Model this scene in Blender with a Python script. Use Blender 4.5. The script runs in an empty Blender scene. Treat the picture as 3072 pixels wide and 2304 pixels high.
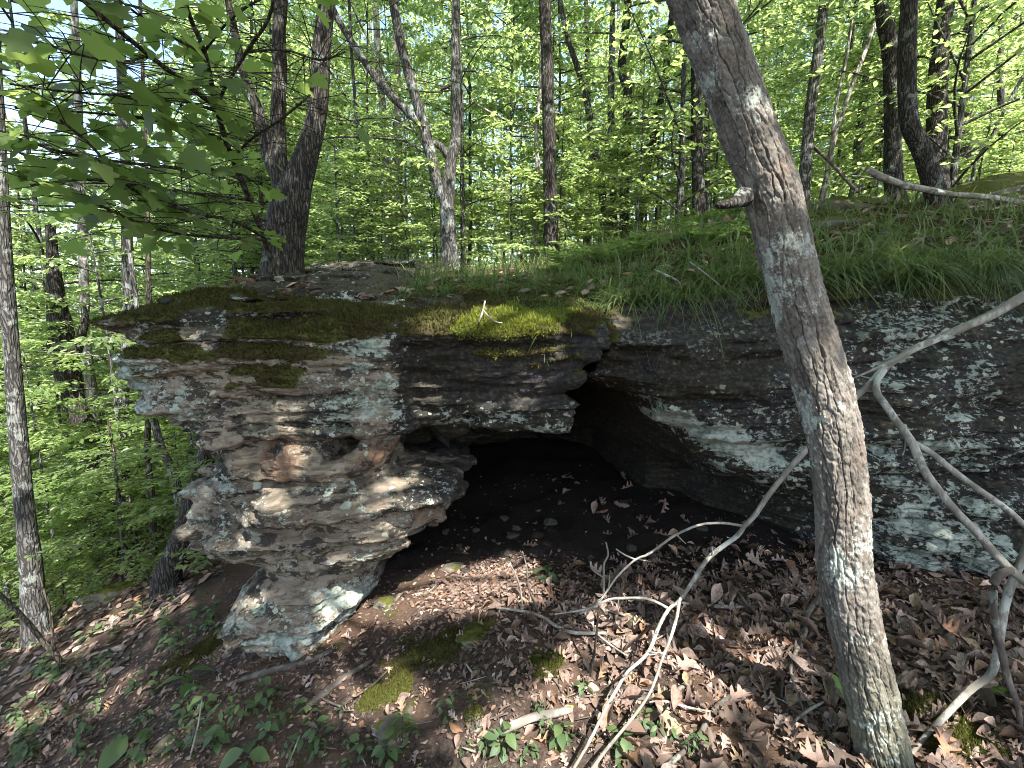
import bpy, math, random
import numpy as np
from mathutils import Vector

R = np.random.default_rng(11)
random.seed(5)
SC = bpy.context.scene
COL = SC.collection
f32 = np.float32

# ------------------------------------------------------------------ camera
CAM_H, PITCH, FPX = 1.6, math.radians(8.0), 469.0
CP, SP = math.cos(PITCH), math.sin(PITCH)
cam_d = bpy.data.cameras.new("camera")
cam_d.sensor_width = 36.0
cam_d.lens = 36.0 * FPX / 1024.0
cam_d.clip_start, cam_d.clip_end = 0.05, 500.0
cam = bpy.data.objects.new("camera", cam_d)
cam.location = (0, 0, CAM_H)
cam.rotation_euler = (math.radians(90) - PITCH, 0, 0)
COL.objects.link(cam)
SC.camera = cam


def ray(px, py):
    u, t = (px - 512) / FPX, (384 - py) / FPX
    return np.array([u, CP + t * SP, t * CP - SP])


def at_d(px, py, d):
    return ray(px, py) * d + np.array([0, 0, CAM_H])


def at_y(px, py, y):
    r = ray(px, py)
    return r * (y / r[1]) + np.array([0, 0, CAM_H])


# ------------------------------------------------------------------ light
SUN_EL, SUN_AZ = math.radians(54), math.radians(152)      # azimuth clockwise from +Y (behind the camera, to the right)
SUN = np.array([math.sin(SUN_AZ) * math.cos(SUN_EL), math.cos(SUN_AZ) * math.cos(SUN_EL), math.sin(SUN_EL)])
w = bpy.data.worlds.new("World")
SC.world = w
w.use_nodes = True
wn = w.node_tree
bg = wn.nodes["Background"]
sky = wn.nodes.new("ShaderNodeTexSky")
sky.sky_type = 'NISHITA'
sky.sun_disc = False
sky.sun_elevation = SUN_EL
sky.sun_rotation = SUN_AZ
sky.air_density = 1.0
sky.dust_density = 1.6
wn.links.new(sky.outputs[0], bg.inputs[0])
bg.inputs[1].default_value = 0.15
sl = bpy.data.lights.new("sun", 'SUN')
sl.energy = 5.0
sl.angle = math.radians(0.5)
sl.color = (1.0, 0.965, 0.91)
so = bpy.data.objects.new("sun", sl)
so.rotation_euler = Vector(SUN).to_track_quat('Z', 'Y').to_euler()
so.location = SUN * 30
COL.objects.link(so)
SC.view_settings.view_transform = 'Standard'
SC.view_settings.look = 'None'
SC.view_settings.gamma = 1
SC.view_settings.exposure = 1.9
SC.cycles.filter_width = 0.95
SC.cycles.max_bounces = 9
SC.cycles.diffuse_bounces = 6
SC.cycles.transmission_bounces = 6
SC.cycles.glossy_bounces = 2
SC.cycles.caustics_reflective = False
SC.cycles.caustics_refractive = False


# ------------------------------------------------------------------ noise
class Lattice:
    def __init__(s, seed):
        s.t = np.random.default_rng(seed).uniform(-1, 1, (64, 64, 64)).astype(f32)

    def __call__(s, x, y, z):
        x, y, z = np.broadcast_arrays(np.asarray(x, f32), np.asarray(y, f32), np.asarray(z, f32))
        xi, yi, zi = np.floor(x), np.floor(y), np.floor(z)
        fx, fy, fz = x - xi, y - yi, z - zi
        fx, fy, fz = (q * q * (3 - 2 * q) for q in (fx, fy, fz))
        xi, yi, zi = (q.astype(np.int32) & 63 for q in (xi, yi, zi))
        xj, yj, zj = (xi + 1) & 63, (yi + 1) & 63, (zi + 1) & 63
        t = s.t
        a = t[xi, yi, zi] * (1 - fx) + t[xj, yi, zi] * fx
        b = t[xi, yj, zi] * (1 - fx) + t[xj, yj, zi] * fx
        c = t[xi, yi, zj] * (1 - fx) + t[xj, yi, zj] * fx
        d = t[xi, yj, zj] * (1 - fx) + t[xj, yj, zj] * fx
        a = a * (1 - fy) + b * fy
        c = c * (1 - fy) + d * fy
        return a * (1 - fz) + c * fz


NZ = Lattice(3)
NZ2 = Lattice(8)


def fbm(x, y, z, oct=4, n=NZ, gain=.5):
    a, s, k = 0, 1.0, 1.0
    for i in range(oct):
        a = a + s * n(x * k + 7.3 * i, y * k + 3.1 * i, z * k + 5.7 * i)
        s *= gain
        k *= 2.03
    return a


def sstep(a, b, x):
    t = np.clip((x - a) / (b - a), 0, 1)
    return t * t * (3 - 2 * t)


def smax(a, b, k=.05):
    h = np.clip(.5 + .5 * (a - b) / k, 0, 1)
    return b + (a - b) * h + k * h * (1 - h)


def smin(a, b, k=.05):
    return -smax(-a, -b, k)


# ------------------------------------------------------------------ mesh building
def mesh_np(name, V, F, smooth=True, attrs=None, fnum=None):
    """V (n,3); F (m,k) faces of one size, or flat loops with fnum = sizes."""
    V = np.asarray(V, f32)
    me = bpy.data.meshes.new(name)
    F = np.asarray(F, np.int32)
    if fnum is None:
        fnum = np.full(len(F), F.shape[1], np.int32)
        F = F.ravel()
    fnum = np.asarray(fnum, np.int32)
    st = np.zeros(len(fnum), np.int32)
    st[1:] = np.cumsum(fnum)[:-1]
    me.vertices.add(len(V))
    me.vertices.foreach_set("co", V.ravel())
    me.loops.add(len(F))
    me.loops.foreach_set("vertex_index", F)
    me.polygons.add(len(fnum))
    me.polygons.foreach_set("loop_start", st)
    me.polygons.foreach_set("loop_total", fnum)
    if smooth:
        me.polygons.foreach_set("use_smooth", np.ones(len(fnum), bool))
    for k, v in (attrs or {}).items():
        a = me.attributes.new(k, 'FLOAT', 'POINT')
        a.data.foreach_set("value", np.asarray(v, f32))
    me.update(calc_edges=True)
    me.validate()
    return me


def tag(o, label=None, cat=None, group=None, kind=None):
    for k, v in (('label', label), ('category', cat), ('group', group), ('kind', kind)):
        if v:
            o[k] = v
    return o


def link(name, me, mat=None, parent=None, loc=(0, 0, 0)):
    o = bpy.data.objects.new(name, me)
    if mat and me is not None and not me.materials:
        me.materials.append(mat)
    o.location = loc
    o.parent = parent
    COL.objects.link(o)
    return o


def thing(name, label, cat, loc=(0, 0, 0), group=None):
    o = link(name, None, loc=loc)
    return tag(o, label, cat, group)


def part(name, V, F, mat, parent, **k):
    V = np.asarray(V, float) - np.array(parent.location)
    return link(name, mesh_np(name, V, F, **k), mat, parent)


class Geo:
    """collects quads/tris of several pieces into one mesh"""
    def __init__(s):
        s.V, s.L, s.N, s.n = [], [], [], 0

    def add(s, V, F):
        V = np.asarray(V, float)
        F = np.asarray(F, int)
        s.V.append(V)
        s.L.append((F + s.n).ravel())
        s.N.append(np.full(len(F), F.shape[1]))
        s.n += len(V)

    def mesh(s, name, off=(0, 0, 0), **k):
        return mesh_np(name, np.concatenate(s.V) - np.array(off), np.concatenate(s.L), fnum=np.concatenate(s.N), **k)


def catmull(P, r, n):
    P, r = np.asarray(P, float), np.asarray(r, float)
    if len(P) < 3:
        t = np.linspace(0, 1, max(n, 2))[:, None]
        return P[0] + (P[-1] - P[0]) * t, r[0] + (r[-1] - r[0]) * t[:, 0]
    A = np.vstack([2 * P[0] - P[1], P, 2 * P[-1] - P[-2]])
    ra = np.concatenate([[r[0]], r, [r[-1]]])
    seg = np.linalg.norm(np.diff(P, axis=0), axis=1)
    cum = np.concatenate([[0], np.cumsum(seg)])
    s = np.linspace(0, cum[-1], n)
    i = np.clip(np.searchsorted(cum, s, 'right') - 1, 0, len(P) - 2)
    t = ((s - cum[i]) / np.maximum(seg[i], 1e-9))[:, None]
    p0, p1, p2, p3 = A[i], A[i + 1], A[i + 2], A[i + 3]
    out = .5 * (2 * p1 + (p2 - p0) * t + (2 * p0 - 5 * p1 + 4 * p2 - p3) * t ** 2 + (3 * p1 - p0 - 3 * p2 + p3) * t ** 3)
    rr = ra[i + 1] * (1 - t[:, 0]) + ra[i + 2] * t[:, 0]
    return out, rr


def tube(P, r, sides=8, step=None, rough=0.0, seed=0, cap=True, flare=0.0):
    """swept tube along a smoothed polyline with uneven surface -> V, F"""
    P = np.asarray(P, float)
    L = np.sum(np.linalg.norm(np.diff(P, axis=0), axis=1))
    n = max(len(P), int(L / step) + 2) if step else len(P)
    C, rr = catmull(P, r, n)
    T = np.gradient(C, axis=0)
    T /= np.linalg.norm(T, axis=1)[:, None] + 1e-12
    ref = np.array([0.31, 0.95, 0.05]) if abs(T[0][2]) > .6 else np.array([0, 0, 1.0])
    U = np.cross(T, ref)
    U /= np.linalg.norm(U, axis=1)[:, None] + 1e-12
    W = np.cross(T, U)
    a = np.linspace(0, 2 * np.pi, sides, endpoint=False)
    ca, sa = np.cos(a), np.sin(a)
    rad = np.repeat(rr[:, None], sides, 1)
    s = np.linspace(0, L, n)
    if flare:
        rad = rad * (1 + flare * np.exp(-s / (2.2 * rr[0]))[:, None] * (1 + .45 * np.sin(a * 3 + seed)[None]))
    if rough:
        q = NZ(ca[None] * 2.2 + seed, sa[None] * 2.2, s[:, None] * 2.2 + seed * 3.7) + .5 * NZ(ca[None] * 5 + seed, sa[None] * 5, s[:, None] * 7)
        rad = rad * (1 + rough * q)
    V = C[:, None] + rad[..., None] * (ca[None, :, None] * U[:, None] + sa[None, :, None] * W[:, None])
    V = V.reshape(-1, 3)
    i = np.arange(n - 1)[:, None] * sides
    j = np.arange(sides)[None]
    k = (j + 1) % sides
    F = np.stack([i + j, i + k, i + sides + k, i + sides + j], -1).reshape(-1, 4)
    if cap:
        m = len(V)
        V = np.vstack([V, C[0] - T[0] * rr[0] * .2, C[-1] + T[-1] * rr[-1] * .5])
        c0 = np.stack([np.full(sides, m), k[0], j[0], np.full(sides, m)], -1)
        top = (n - 1) * sides
        c1 = np.stack([np.full(sides, m + 1), top + j[0], top + k[0], np.full(sides, m + 1)], -1)
        F = np.vstack([F, c0[:, [0, 1, 2, 2]], c1[:, [0, 1, 2, 2]]])
        # degenerate quads become triangles below
    return V, F


def tube_geo(g, *a, **k):
    V, F = tube(*a, **k)
    q = F[:, 2] != F[:, 3]
    V0 = g.n
    g.V.append(V)
    for sel, c in ((q, 4), (~q, 3)):
        if sel.any():
            g.L.append((F[sel][:, :c] + V0).ravel())
            g.N.append(np.full(int(sel.sum()), c))
    g.n += len(V)


def rot_mats(yaw, pitch, roll):
    cy, sy, cp, sp, cr, sr = np.cos(yaw), np.sin(yaw), np.cos(pitch), np.sin(pitch), np.cos(roll), np.sin(roll)
    M = np.empty((len(yaw), 3, 3))
    M[:, 0, 0] = cy * cp; M[:, 0, 1] = cy * sp * sr - sy * cr; M[:, 0, 2] = cy * sp * cr + sy * sr
    M[:, 1, 0] = sy * cp; M[:, 1, 1] = sy * sp * sr + cy * cr; M[:, 1, 2] = sy * sp * cr - cy * sr
    M[:, 2, 0] = -sp;     M[:, 2, 1] = cp * sr;                M[:, 2, 2] = cp * cr
    return M


def scatter(tv, tf, P, M, S):
    """copies of a template (tv, list of faces all one size) -> V, F"""
    tv, tf = np.asarray(tv, float), np.asarray(tf, int)
    N = len(P)
    V = np.einsum('nij,vj->nvi', M, tv) * np.asarray(S).reshape(-1, 1, 1) + np.asarray(P)[:, None]
    F = tf[None] + (np.arange(N) * len(tv))[:, None, None]
    return V.reshape(-1, 3), F.reshape(-1, tf.shape[1])


# leaf shapes (x along the leaf, unit length)
OVAL_V = [(0, 0, 0), (.3, .25, .05), (.68, .21, .03), (1, 0, -.06), (.68, -.21, .03), (.3, -.25, .05)]
OVAL_F = [(0, 3, 2, 1), (0, 5, 4, 3)]


def lobed(stations, bend=0.0, cup=0.0, twist=0.0):
    """leaf from (x, half width) stations, in two halves along its midrib"""
    V, F = [], []
    for x, hw in stations:
        zb = -bend * x * x
        for s in (1, 0, -1):
            y = s * hw
            V.append((x, y, zb + cup * abs(y) ** 1.4 * (1 if not twist else (1 + twist * s * x))))
    for i in range(len(stations) - 1):
        a = i * 3
        F += [(a, a + 1, a + 4, a + 3), (a + 1, a + 2, a + 5, a + 4)]
    return np.array(V), np.array(F)


OAK = [(0, .012), (.12, .03), (.2, .15), (.26, .17), (.31, .07), (.4, .09), (.47, .26), (.54, .28), (.58, .12), (.66, .12), (.74, .25), (.8, .2), (.83, .09), (.92, .1), (1, .015)]
OVL = [(0, .012), (.1, .08), (.25, .19), (.45, .24), (.65, .2), (.85, .1), (1, .01)]


def maple_leaf():
    # five-lobed outline as a fan of quads about the midrib
    o = [(0, 0), (-.02, .2), (.1, .42), (.3, .33), (.42, .52), (.55, .42), (.6, .22), (.8, .2), (1, 0)]
    V, F = [], []
    for x, y in o:
        V.append((x, y, .10 * y - .12 * x * x))
    n = len(o)
    mid = [(0, 0), (.0, 0), (.1, 0), (.3, 0), (.42, 0), (.55, 0), (.6, 0), (.8, 0), (1, 0)]
    for x, y in o:
        V.append((x, -y, .10 * y - .12 * x * x))
    for x, y in mid:
        V.append((max(x, 0), 0, -.12 * x * x))
    for i in range(n - 1):
        F.append((i, 2 * n + i, 2 * n + i + 1, i + 1))
        F.append((n + i, n + i + 1, 2 * n + i + 1, 2 * n + i))
    return np.array(V), np.array(F)


# ------------------------------------------------------------------ node materials
class Mat:
    def __init__(s, name):
        s.m = bpy.data.materials.new(name)
        s.m.use_nodes = True
        s.t = s.m.node_tree
        s.t.nodes.clear()
        s.out = s.t.nodes.new("ShaderNodeOutputMaterial")
        s._co = None

    def set(s, sock, v):
        if isinstance(v, bpy.types.NodeSocket):
            s.t.links.new(v, sock)
        else:
            if hasattr(sock.default_value, '__len__') and not isinstance(v, (int, float)):
                v = tuple(v)
                if len(sock.default_value) == 4 and len(v) == 3:
                    v = v + (1,)
            sock.default_value = v

    def n(s, typ, ins=None, **props):
        nd = s.t.nodes.new("ShaderNode" + typ)
        for k, v in props.items():
            setattr(nd, k, v)
        for k, v in (ins or {}).items():
            s.set(nd.inputs[k], v)
        return nd

    def co(s):
        if s._co is None:
            s._co = s.n("TexCoord").outputs["Object"]
        return s._co

    def scaled(s, sc, off=(0, 0, 0)):
        return s.n("Mapping", {"Vector": s.co(), "Scale": sc, "Location": off}).outputs[0]

    def noise(s, scale, detail=4, rough=.55, vec=None, dist=0.0):
        return s.n("TexNoise", {"Vector": vec if vec is not None else s.co(), "Scale": scale, "Detail": detail, "Roughness": rough, "Distortion": dist}).outputs[0]

    def voro(s, scale, vec=None, feature='F1', out=0, rnd=1.0):
        return s.n("TexVoronoi", {"Vector": vec if vec is not None else s.co(), "Scale": scale, "Randomness": rnd}, feature=feature).outputs[out]

    def step(s, x, a, b, lo=0.0, hi=1.0):
        return s.n("MapRange", {"Value": x, "From Min": a, "From Max": b, "To Min": lo, "To Max": hi}, interpolation_type='SMOOTHSTEP').outputs[0]

    def math(s, op, a, b=0.0, clamp=False):
        nd = s.n("Math", operation=op, use_clamp=clamp)
        s.set(nd.inputs[0], a)
        s.set(nd.inputs[1], b)
        return nd.outputs[0]

    def mix(s, fac, a, b, mode='MIX'):
        nd = s.n("Mix", data_type='RGBA', blend_type=mode)
        s.set(nd.inputs[0], fac)
        s.set(nd.inputs[6], a)
        s.set(nd.inputs[7], b)
        return nd.outputs[2]

    def ramp(s, fac, stops):
        nd = s.n("ValToRGB", {"Fac": fac})
        e = nd.color_ramp.elements
        while len(e) < len(stops):
            e.new(.5)
        for i, (p, c) in enumerate(stops):
            e[i].position = p
            e[i].color = tuple(c) + (1,)
        return nd.outputs[0]

    def attr(s, name):
        return s.n("Attribute", attribute_name=name).outputs["Fac"]

    def bump(s, h, strength=.5, dist=.02, normal=None):
        ins = {"Height": h, "Strength": strength, "Distance": dist}
        if normal is not None:
            ins["Normal"] = normal
        return s.n("Bump", ins).outputs[0]

    def surf(s, color, rough=.85, normal=None, spec=.25):
        p = s.n("BsdfPrincipled", {"Base Color": color, "Roughness": rough, "Specular IOR Level": spec})
        if normal is not None:
            s.set(p.inputs["Normal"], normal)
        s.t.links.new(p.outputs[0], s.out.inputs[0])
        return s.m


def leaf_mat(name, cols, trans, tmix=.45, rough=.5, spec=.3):
    m = Mat(name)
    r = m.n("NewGeometry").outputs["Random Per Island"]
    c = m.ramp(r, [(i / (len(cols) - 1), q) for i, q in enumerate(cols)])
    ct = m.ramp(r, [(i / (len(trans) - 1), q) for i, q in enumerate(trans)])
    p = m.n("BsdfPrincipled", {"Base Color": c, "Roughness": rough, "Specular IOR Level": spec})
    t = m.n("BsdfTranslucent", {"Color": ct})
    x = m.n("MixShader", {0: tmix, 1: p.outputs[0], 2: t.outputs[0]})
    m.t.links.new(x.outputs[0], m.out.inputs[0])
    return m.m
# ------------------------------------------------------------------ terrain functions
def ztop(x, y):
    s = np.interp(x, [-2.6, -2.0, -1.2, -.5, .5, 1.2, 2.5, 4, 8, 14], [.12, .15, .16, .15, .19, .235, .30, .36, .40, .40])
    z0 = np.interp(x, [-2.6, -1.5, 0, .6, 1.5, 3], [1.72, 1.65, 1.61, 1.61, 1.72, 1.80])
    yy = np.where(y < 5.2, y, 5.2 + (y - 5.2) * np.interp(y, [5.2, 9, 20], [.65, .4, .22]))
    return z0 + s * (yy - 2.5)


def zlow(x, y):
    g = np.interp(x, [-40, -14, -8, -5, -4, -2.7, -1.3, 0, 1, 2.5, 6], [-14, -5.5, -3.0, -1.62, -1.22, -.74, -.30, -.03, .03, .10, .5])
    return g + .05 * (np.clip(y, 0, 8) - 2.5) + np.where(x < -2.0, -.05 * np.clip(y - 6, 0, 30), 0)


def zground(x, y):
    edge = np.interp(y, [5.3, 6.5, 10, 30], [-2.3, -3.3, -5.6, -16])
    wide = np.interp(y, [5.3, 6.5, 12], [.3, 1.4, 4.0])
    k = sstep(5.35, 5.65, y) * sstep(0, 1, (x - edge) / wide + .5)
    hi = ztop(x, y) + .015
    lo = zlow(x, y)
    lo = lo + .05 * np.clip(y - 2.85, 0, 2.4) * sstep(-1.3, -.9, x) * sstep(1.9, 1.2, x)
    return lo * (1 - k) + hi * k


# ------------------------------------------------------------------ the sandstone ledge as an implicit volume
def cols(z, rows):
    a = np.array(rows, float)
    return [np.interp(z, a[:, 0], a[:, i]).astype(f32) for i in range(1, a.shape[1])]


PILLAR = [(-.8, -1.50, -.90, 2.44), (-.35, -1.60, -.98, 2.38), (-.18, -1.70, -.98, 2.33), (.0, -1.70, -.84, 2.38), (.08, -1.58, -.78, 2.47),
          (.17, -1.76, -.66, 2.46), (.27, -2.08, -.56, 2.36), (.36, -2.04, -.48, 2.33), (.46, -1.92, -.44, 2.31), (.56, -2.10, -.36, 2.29), (.62, -2.08, -.30, 2.30),
          (.665, -1.96, -.27, 2.33), (.695, -1.86, -.42, 2.40), (.73, -1.74, -.60, 2.43), (.76, -1.66, -.60, 2.37),
          (.82, -1.60, -.575, 2.365), (.90, -1.62, -.57, 2.37), (.97, -1.66, -.56, 2.385), (1.05, -1.75, -.56, 2.37), (1.2, -1.8, -.56, 2.39)]
CAP = [(.7, -1.5, 2.62), (.85, -1.58, 2.53), (.95, -1.70, 2.47), (1.05, -1.84, 2.42), (1.14, -1.96, 2.39), (1.18, -1.94, 2.42), (1.24, -2.05, 2.37), (1.32, -2.10, 2.36), (1.4, -2.12, 2.34), (1.44, -2.04, 2.39),
       (1.5, -2.10, 2.36), (1.57, -2.10, 2.40), (1.64, -2.02, 2.52), (1.72, -1.96, 2.75), (1.82, -1.85, 3.2), (1.95, -1.8, 3.6), (2.6, -1.7, 4.4)]
RX = np.array([.25, .6, .85, 1.1, 1.35, 1.7, 2.1, 2.5, 3.0, 3.5])
RZ = np.array([-.8, 0, .15, .3, .45, .58, .68, .78, .9, 1.0, 1.1, 1.18, 1.26, 1.4, 1.55, 1.7, 2.0])
RY = np.array([
    [5.2, 5.2, 4.9, 4.0, 3.95, 3.4, 2.85, 2.50, 2.50, 2.6],
    [5.2, 5.2, 4.9, 3.9, 3.85, 3.3, 2.80, 2.48, 2.50, 2.6],
    [5.2, 5.2, 4.9, 3.85, 3.75, 3.25, 2.76, 2.46, 2.48, 2.6],
    [5.2, 5.2, 4.9, 3.8, 3.7, 3.2, 2.72, 2.46, 2.48, 2.6],
    [5.2, 5.2, 4.8, 3.7, 3.6, 3.1, 2.70, 2.48, 2.50, 2.6],
    [5.2, 5.05, 4.0, 3.5, 3.0, 2.72, 2.66, 2.52, 2.52, 2.6],
    [5.2, 5.0, 3.8, 3.2, 2.72, 2.60, 2.72, 2.64, 2.64, 2.7],
    [5.2, 5.0, 3.6, 2.78, 2.58, 2.55, 2.60, 2.62, 2.62, 2.66],
    [5.2, 4.8, 3.2, 2.62, 2.56, 2.54, 2.52, 2.50, 2.52, 2.6],
    [5.2, 4.4, 2.72, 2.58, 2.55, 2.54, 2.52, 2.50, 2.52, 2.6],
    [5.2, 3.7, 2.60, 2.55, 2.54, 2.54, 2.53, 2.51, 2.53, 2.6],
    [3.6, 2.80, 2.55, 2.52, 2.52, 2.53, 2.53, 2.52, 2.55, 2.62],
    [2.75, 2.60, 2.53, 2.52, 2.52, 2.54, 2.54, 2.53, 2.56, 2.64],
    [2.56, 2.53, 2.53, 2.54, 2.55, 2.57, 2.57, 2.56, 2.58, 2.68],
    [2.56, 2.56, 2.58, 2.60, 2.62, 2.64, 2.64, 2.62, 2.64, 2.74],
    [2.66, 2.66, 2.70, 2.74, 2.76, 2.78, 2.76, 2.74, 2.76, 2.86],
    [3.2, 3.2, 3.2, 3.2, 3.2, 3.2, 3.2, 3.2, 3.2, 3.3]])


def bil(x, z):
    ix = np.clip(np.searchsorted(RX, x) - 1, 0, len(RX) - 2)
    iz = np.clip(np.searchsorted(RZ, z) - 1, 0, len(RZ) - 2)
    tx = np.clip((x - RX[ix]) / (RX[ix + 1] - RX[ix]), 0, 1)
    tz = np.clip((z - RZ[iz]) / (RZ[iz + 1] - RZ[iz]), 0, 1)
    return (RY[iz, ix] * (1 - tx) + RY[iz, ix + 1] * tx) * (1 - tz) + (RY[iz + 1, ix] * (1 - tx) + RY[iz + 1, ix + 1] * tx) * tz


def xcrack(z):
    return np.interp(z, [.9, 1.2, 1.33, 1.42, 1.5, 1.7], [.33, .345, .40, .47, .485, .50])


def rock_disp(x, y, z, pil):
    """layered erosion; positive cuts into the stone"""
    wv = .05 * NZ2(x * .9, y * .9, z * .9) + .018 * NZ2(x * 3.1, y * 3.1, z * 2)
    tilt = np.where(x > -.45, .10, -.02) * sstep(-.6, -.3, np.abs(x + .45) * -1 + .6)
    b = z + wv - .03 * x - tilt * .35 * (x + .45)
    d = .050 * NZ(x * .7 + 9, y * .7, b * 9.0)
    d = d + .032 * NZ2(x * 1.5, y * 1.5, b * 21.0) + .016 * NZ(x * 3.2, y * 3.2 + 4, b * 44.0)
    d = d + .055 * NZ(x * 1.7, y * 1.7, z * 1.9) + .034 * NZ2(x * 4.3, y * 4.3, z * 5.0) + .02 * NZ(x * 9, y * 9, z * 11)
    # hollows weathered out of the pedestal
    h = NZ2(x * 4.6 + 2, y * 4.6, z * 6.5)
    h2 = NZ(x * 7.5, y * 7.5 + 3, z * 11)
    d = d + pil * (.20 * np.clip(h - .06, 0, 1) + .10 * np.clip(h2 - .15, 0, 1) - .07 * np.clip(-h2 - .2, 0, 1) + .022 * NZ(x * 14, y * 14, z * 17))
    # narrow seams along the bedding, and undercut ledges
    n1 = NZ(x * .8 + 3, y * .8, b * 13.0)
    d = d + (.05 - .03 * pil) * np.exp(-(n1 / .13) ** 2) * sstep(-.2, .3, NZ2(x * 1.1, y * 1.1, b * 3 + 5))
    # scalloped beds: sharp lips with hollows between them
    q1 = NZ2(x * .9 + 11, y * .9, b * 6.3)
    q2 = NZ(x * 1.6 + 7, y * 1.6, b * 15.0)
    d = d + (.035 + .085 * pil) * (np.abs(q1) ** .75 - .35) + (.050 - .01 * pil) * (np.abs(q2) ** .8 - .33)
    # the wall under the right-hand overhang is broken and pitted
    rw = sstep(.7, 1.0, x) * sstep(.95, .75, z)
    d = d + rw * (.06 * NZ2(x * 3.2, y * 3.2, b * 7) + .05 * (np.abs(NZ(x * 5 + 1, y * 5, z * 9)) - .3) + .03 * NZ2(x * 11, y * 11, z * 14))
    # blocky joints
    j = NZ(np.floor(x * 2.3 + NZ2(x, y, z * .5)) * 1.7 + .5, .5, np.floor(b * 5.2) * 1.3 + .5)
    d = d + .034 * j
    return d


def surface_nets(Fv, org, h):
    s = Fv < 0
    c = s[:-1, :-1, :-1].astype(np.int8)
    for dx in (0, 1):
        for dy in (0, 1):
            for dz in (0, 1):
                if dx + dy + dz:
                    c = c + s[dx:dx + s.shape[0] - 1, dy:dy + s.shape[1] - 1, dz:dz + s.shape[2] - 1]
    act = (c > 0) & (c < 8)
    I, J, K = np.nonzero(act)
    vid = np.full(act.shape, -1, np.int32)
    vid[I, J, K] = np.arange(len(I))
    acc = np.zeros((len(I), 3))
    cnt = np.zeros(len(I))
    corner = [(a, b, d) for a in (0, 1) for b in (0, 1) for d in (0, 1)]
    for a in corner:
        for ax in range(3):
            if a[ax] == 0:
                b = list(a)
                b[ax] = 1
                fa = Fv[I + a[0], J + a[1], K + a[2]]
                fb = Fv[I + b[0], J + b[1], K + b[2]]
                m = (fa < 0) != (fb < 0)
                t = fa[m] / (fa[m] - fb[m])
                p = np.tile(np.array(a, float), (int(m.sum()), 1))
                p[:, ax] = t
                acc[m] += p
                cnt[m] += 1
    V = (np.stack([I, J, K], 1) + acc / cnt[:, None]) * h + np.array(org)
    Q = []
    for ax in range(3):
        o1, o2 = [(1, 2), (2, 0), (0, 1)][ax]
        sl0 = [slice(1, -1)] * 3
        sl1 = [slice(1, -1)] * 3
        sl0[ax] = slice(0, -1)
        sl1[ax] = slice(1, None)
        A, B = s[tuple(sl0)], s[tuple(sl1)]
        idx = np.stack(np.nonzero(A != B), 1)
        flip = A[idx[:, 0], idx[:, 1], idx[:, 2]]
        base = idx.copy()
        for q in range(3):
            if q != ax:
                base[:, q] += 1
        def cell(d1, d2):
            z = base.copy()
            z[:, o1] -= d1
            z[:, o2] -= d2
            return vid[z[:, 0], z[:, 1], z[:, 2]]
        quad = np.stack([cell(1, 1), cell(0, 1), cell(0, 0), cell(1, 0)], 1)
        quad[~flip] = quad[~flip][:, ::-1]
        Q.append(quad)
    return V, np.concatenate(Q)


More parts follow.
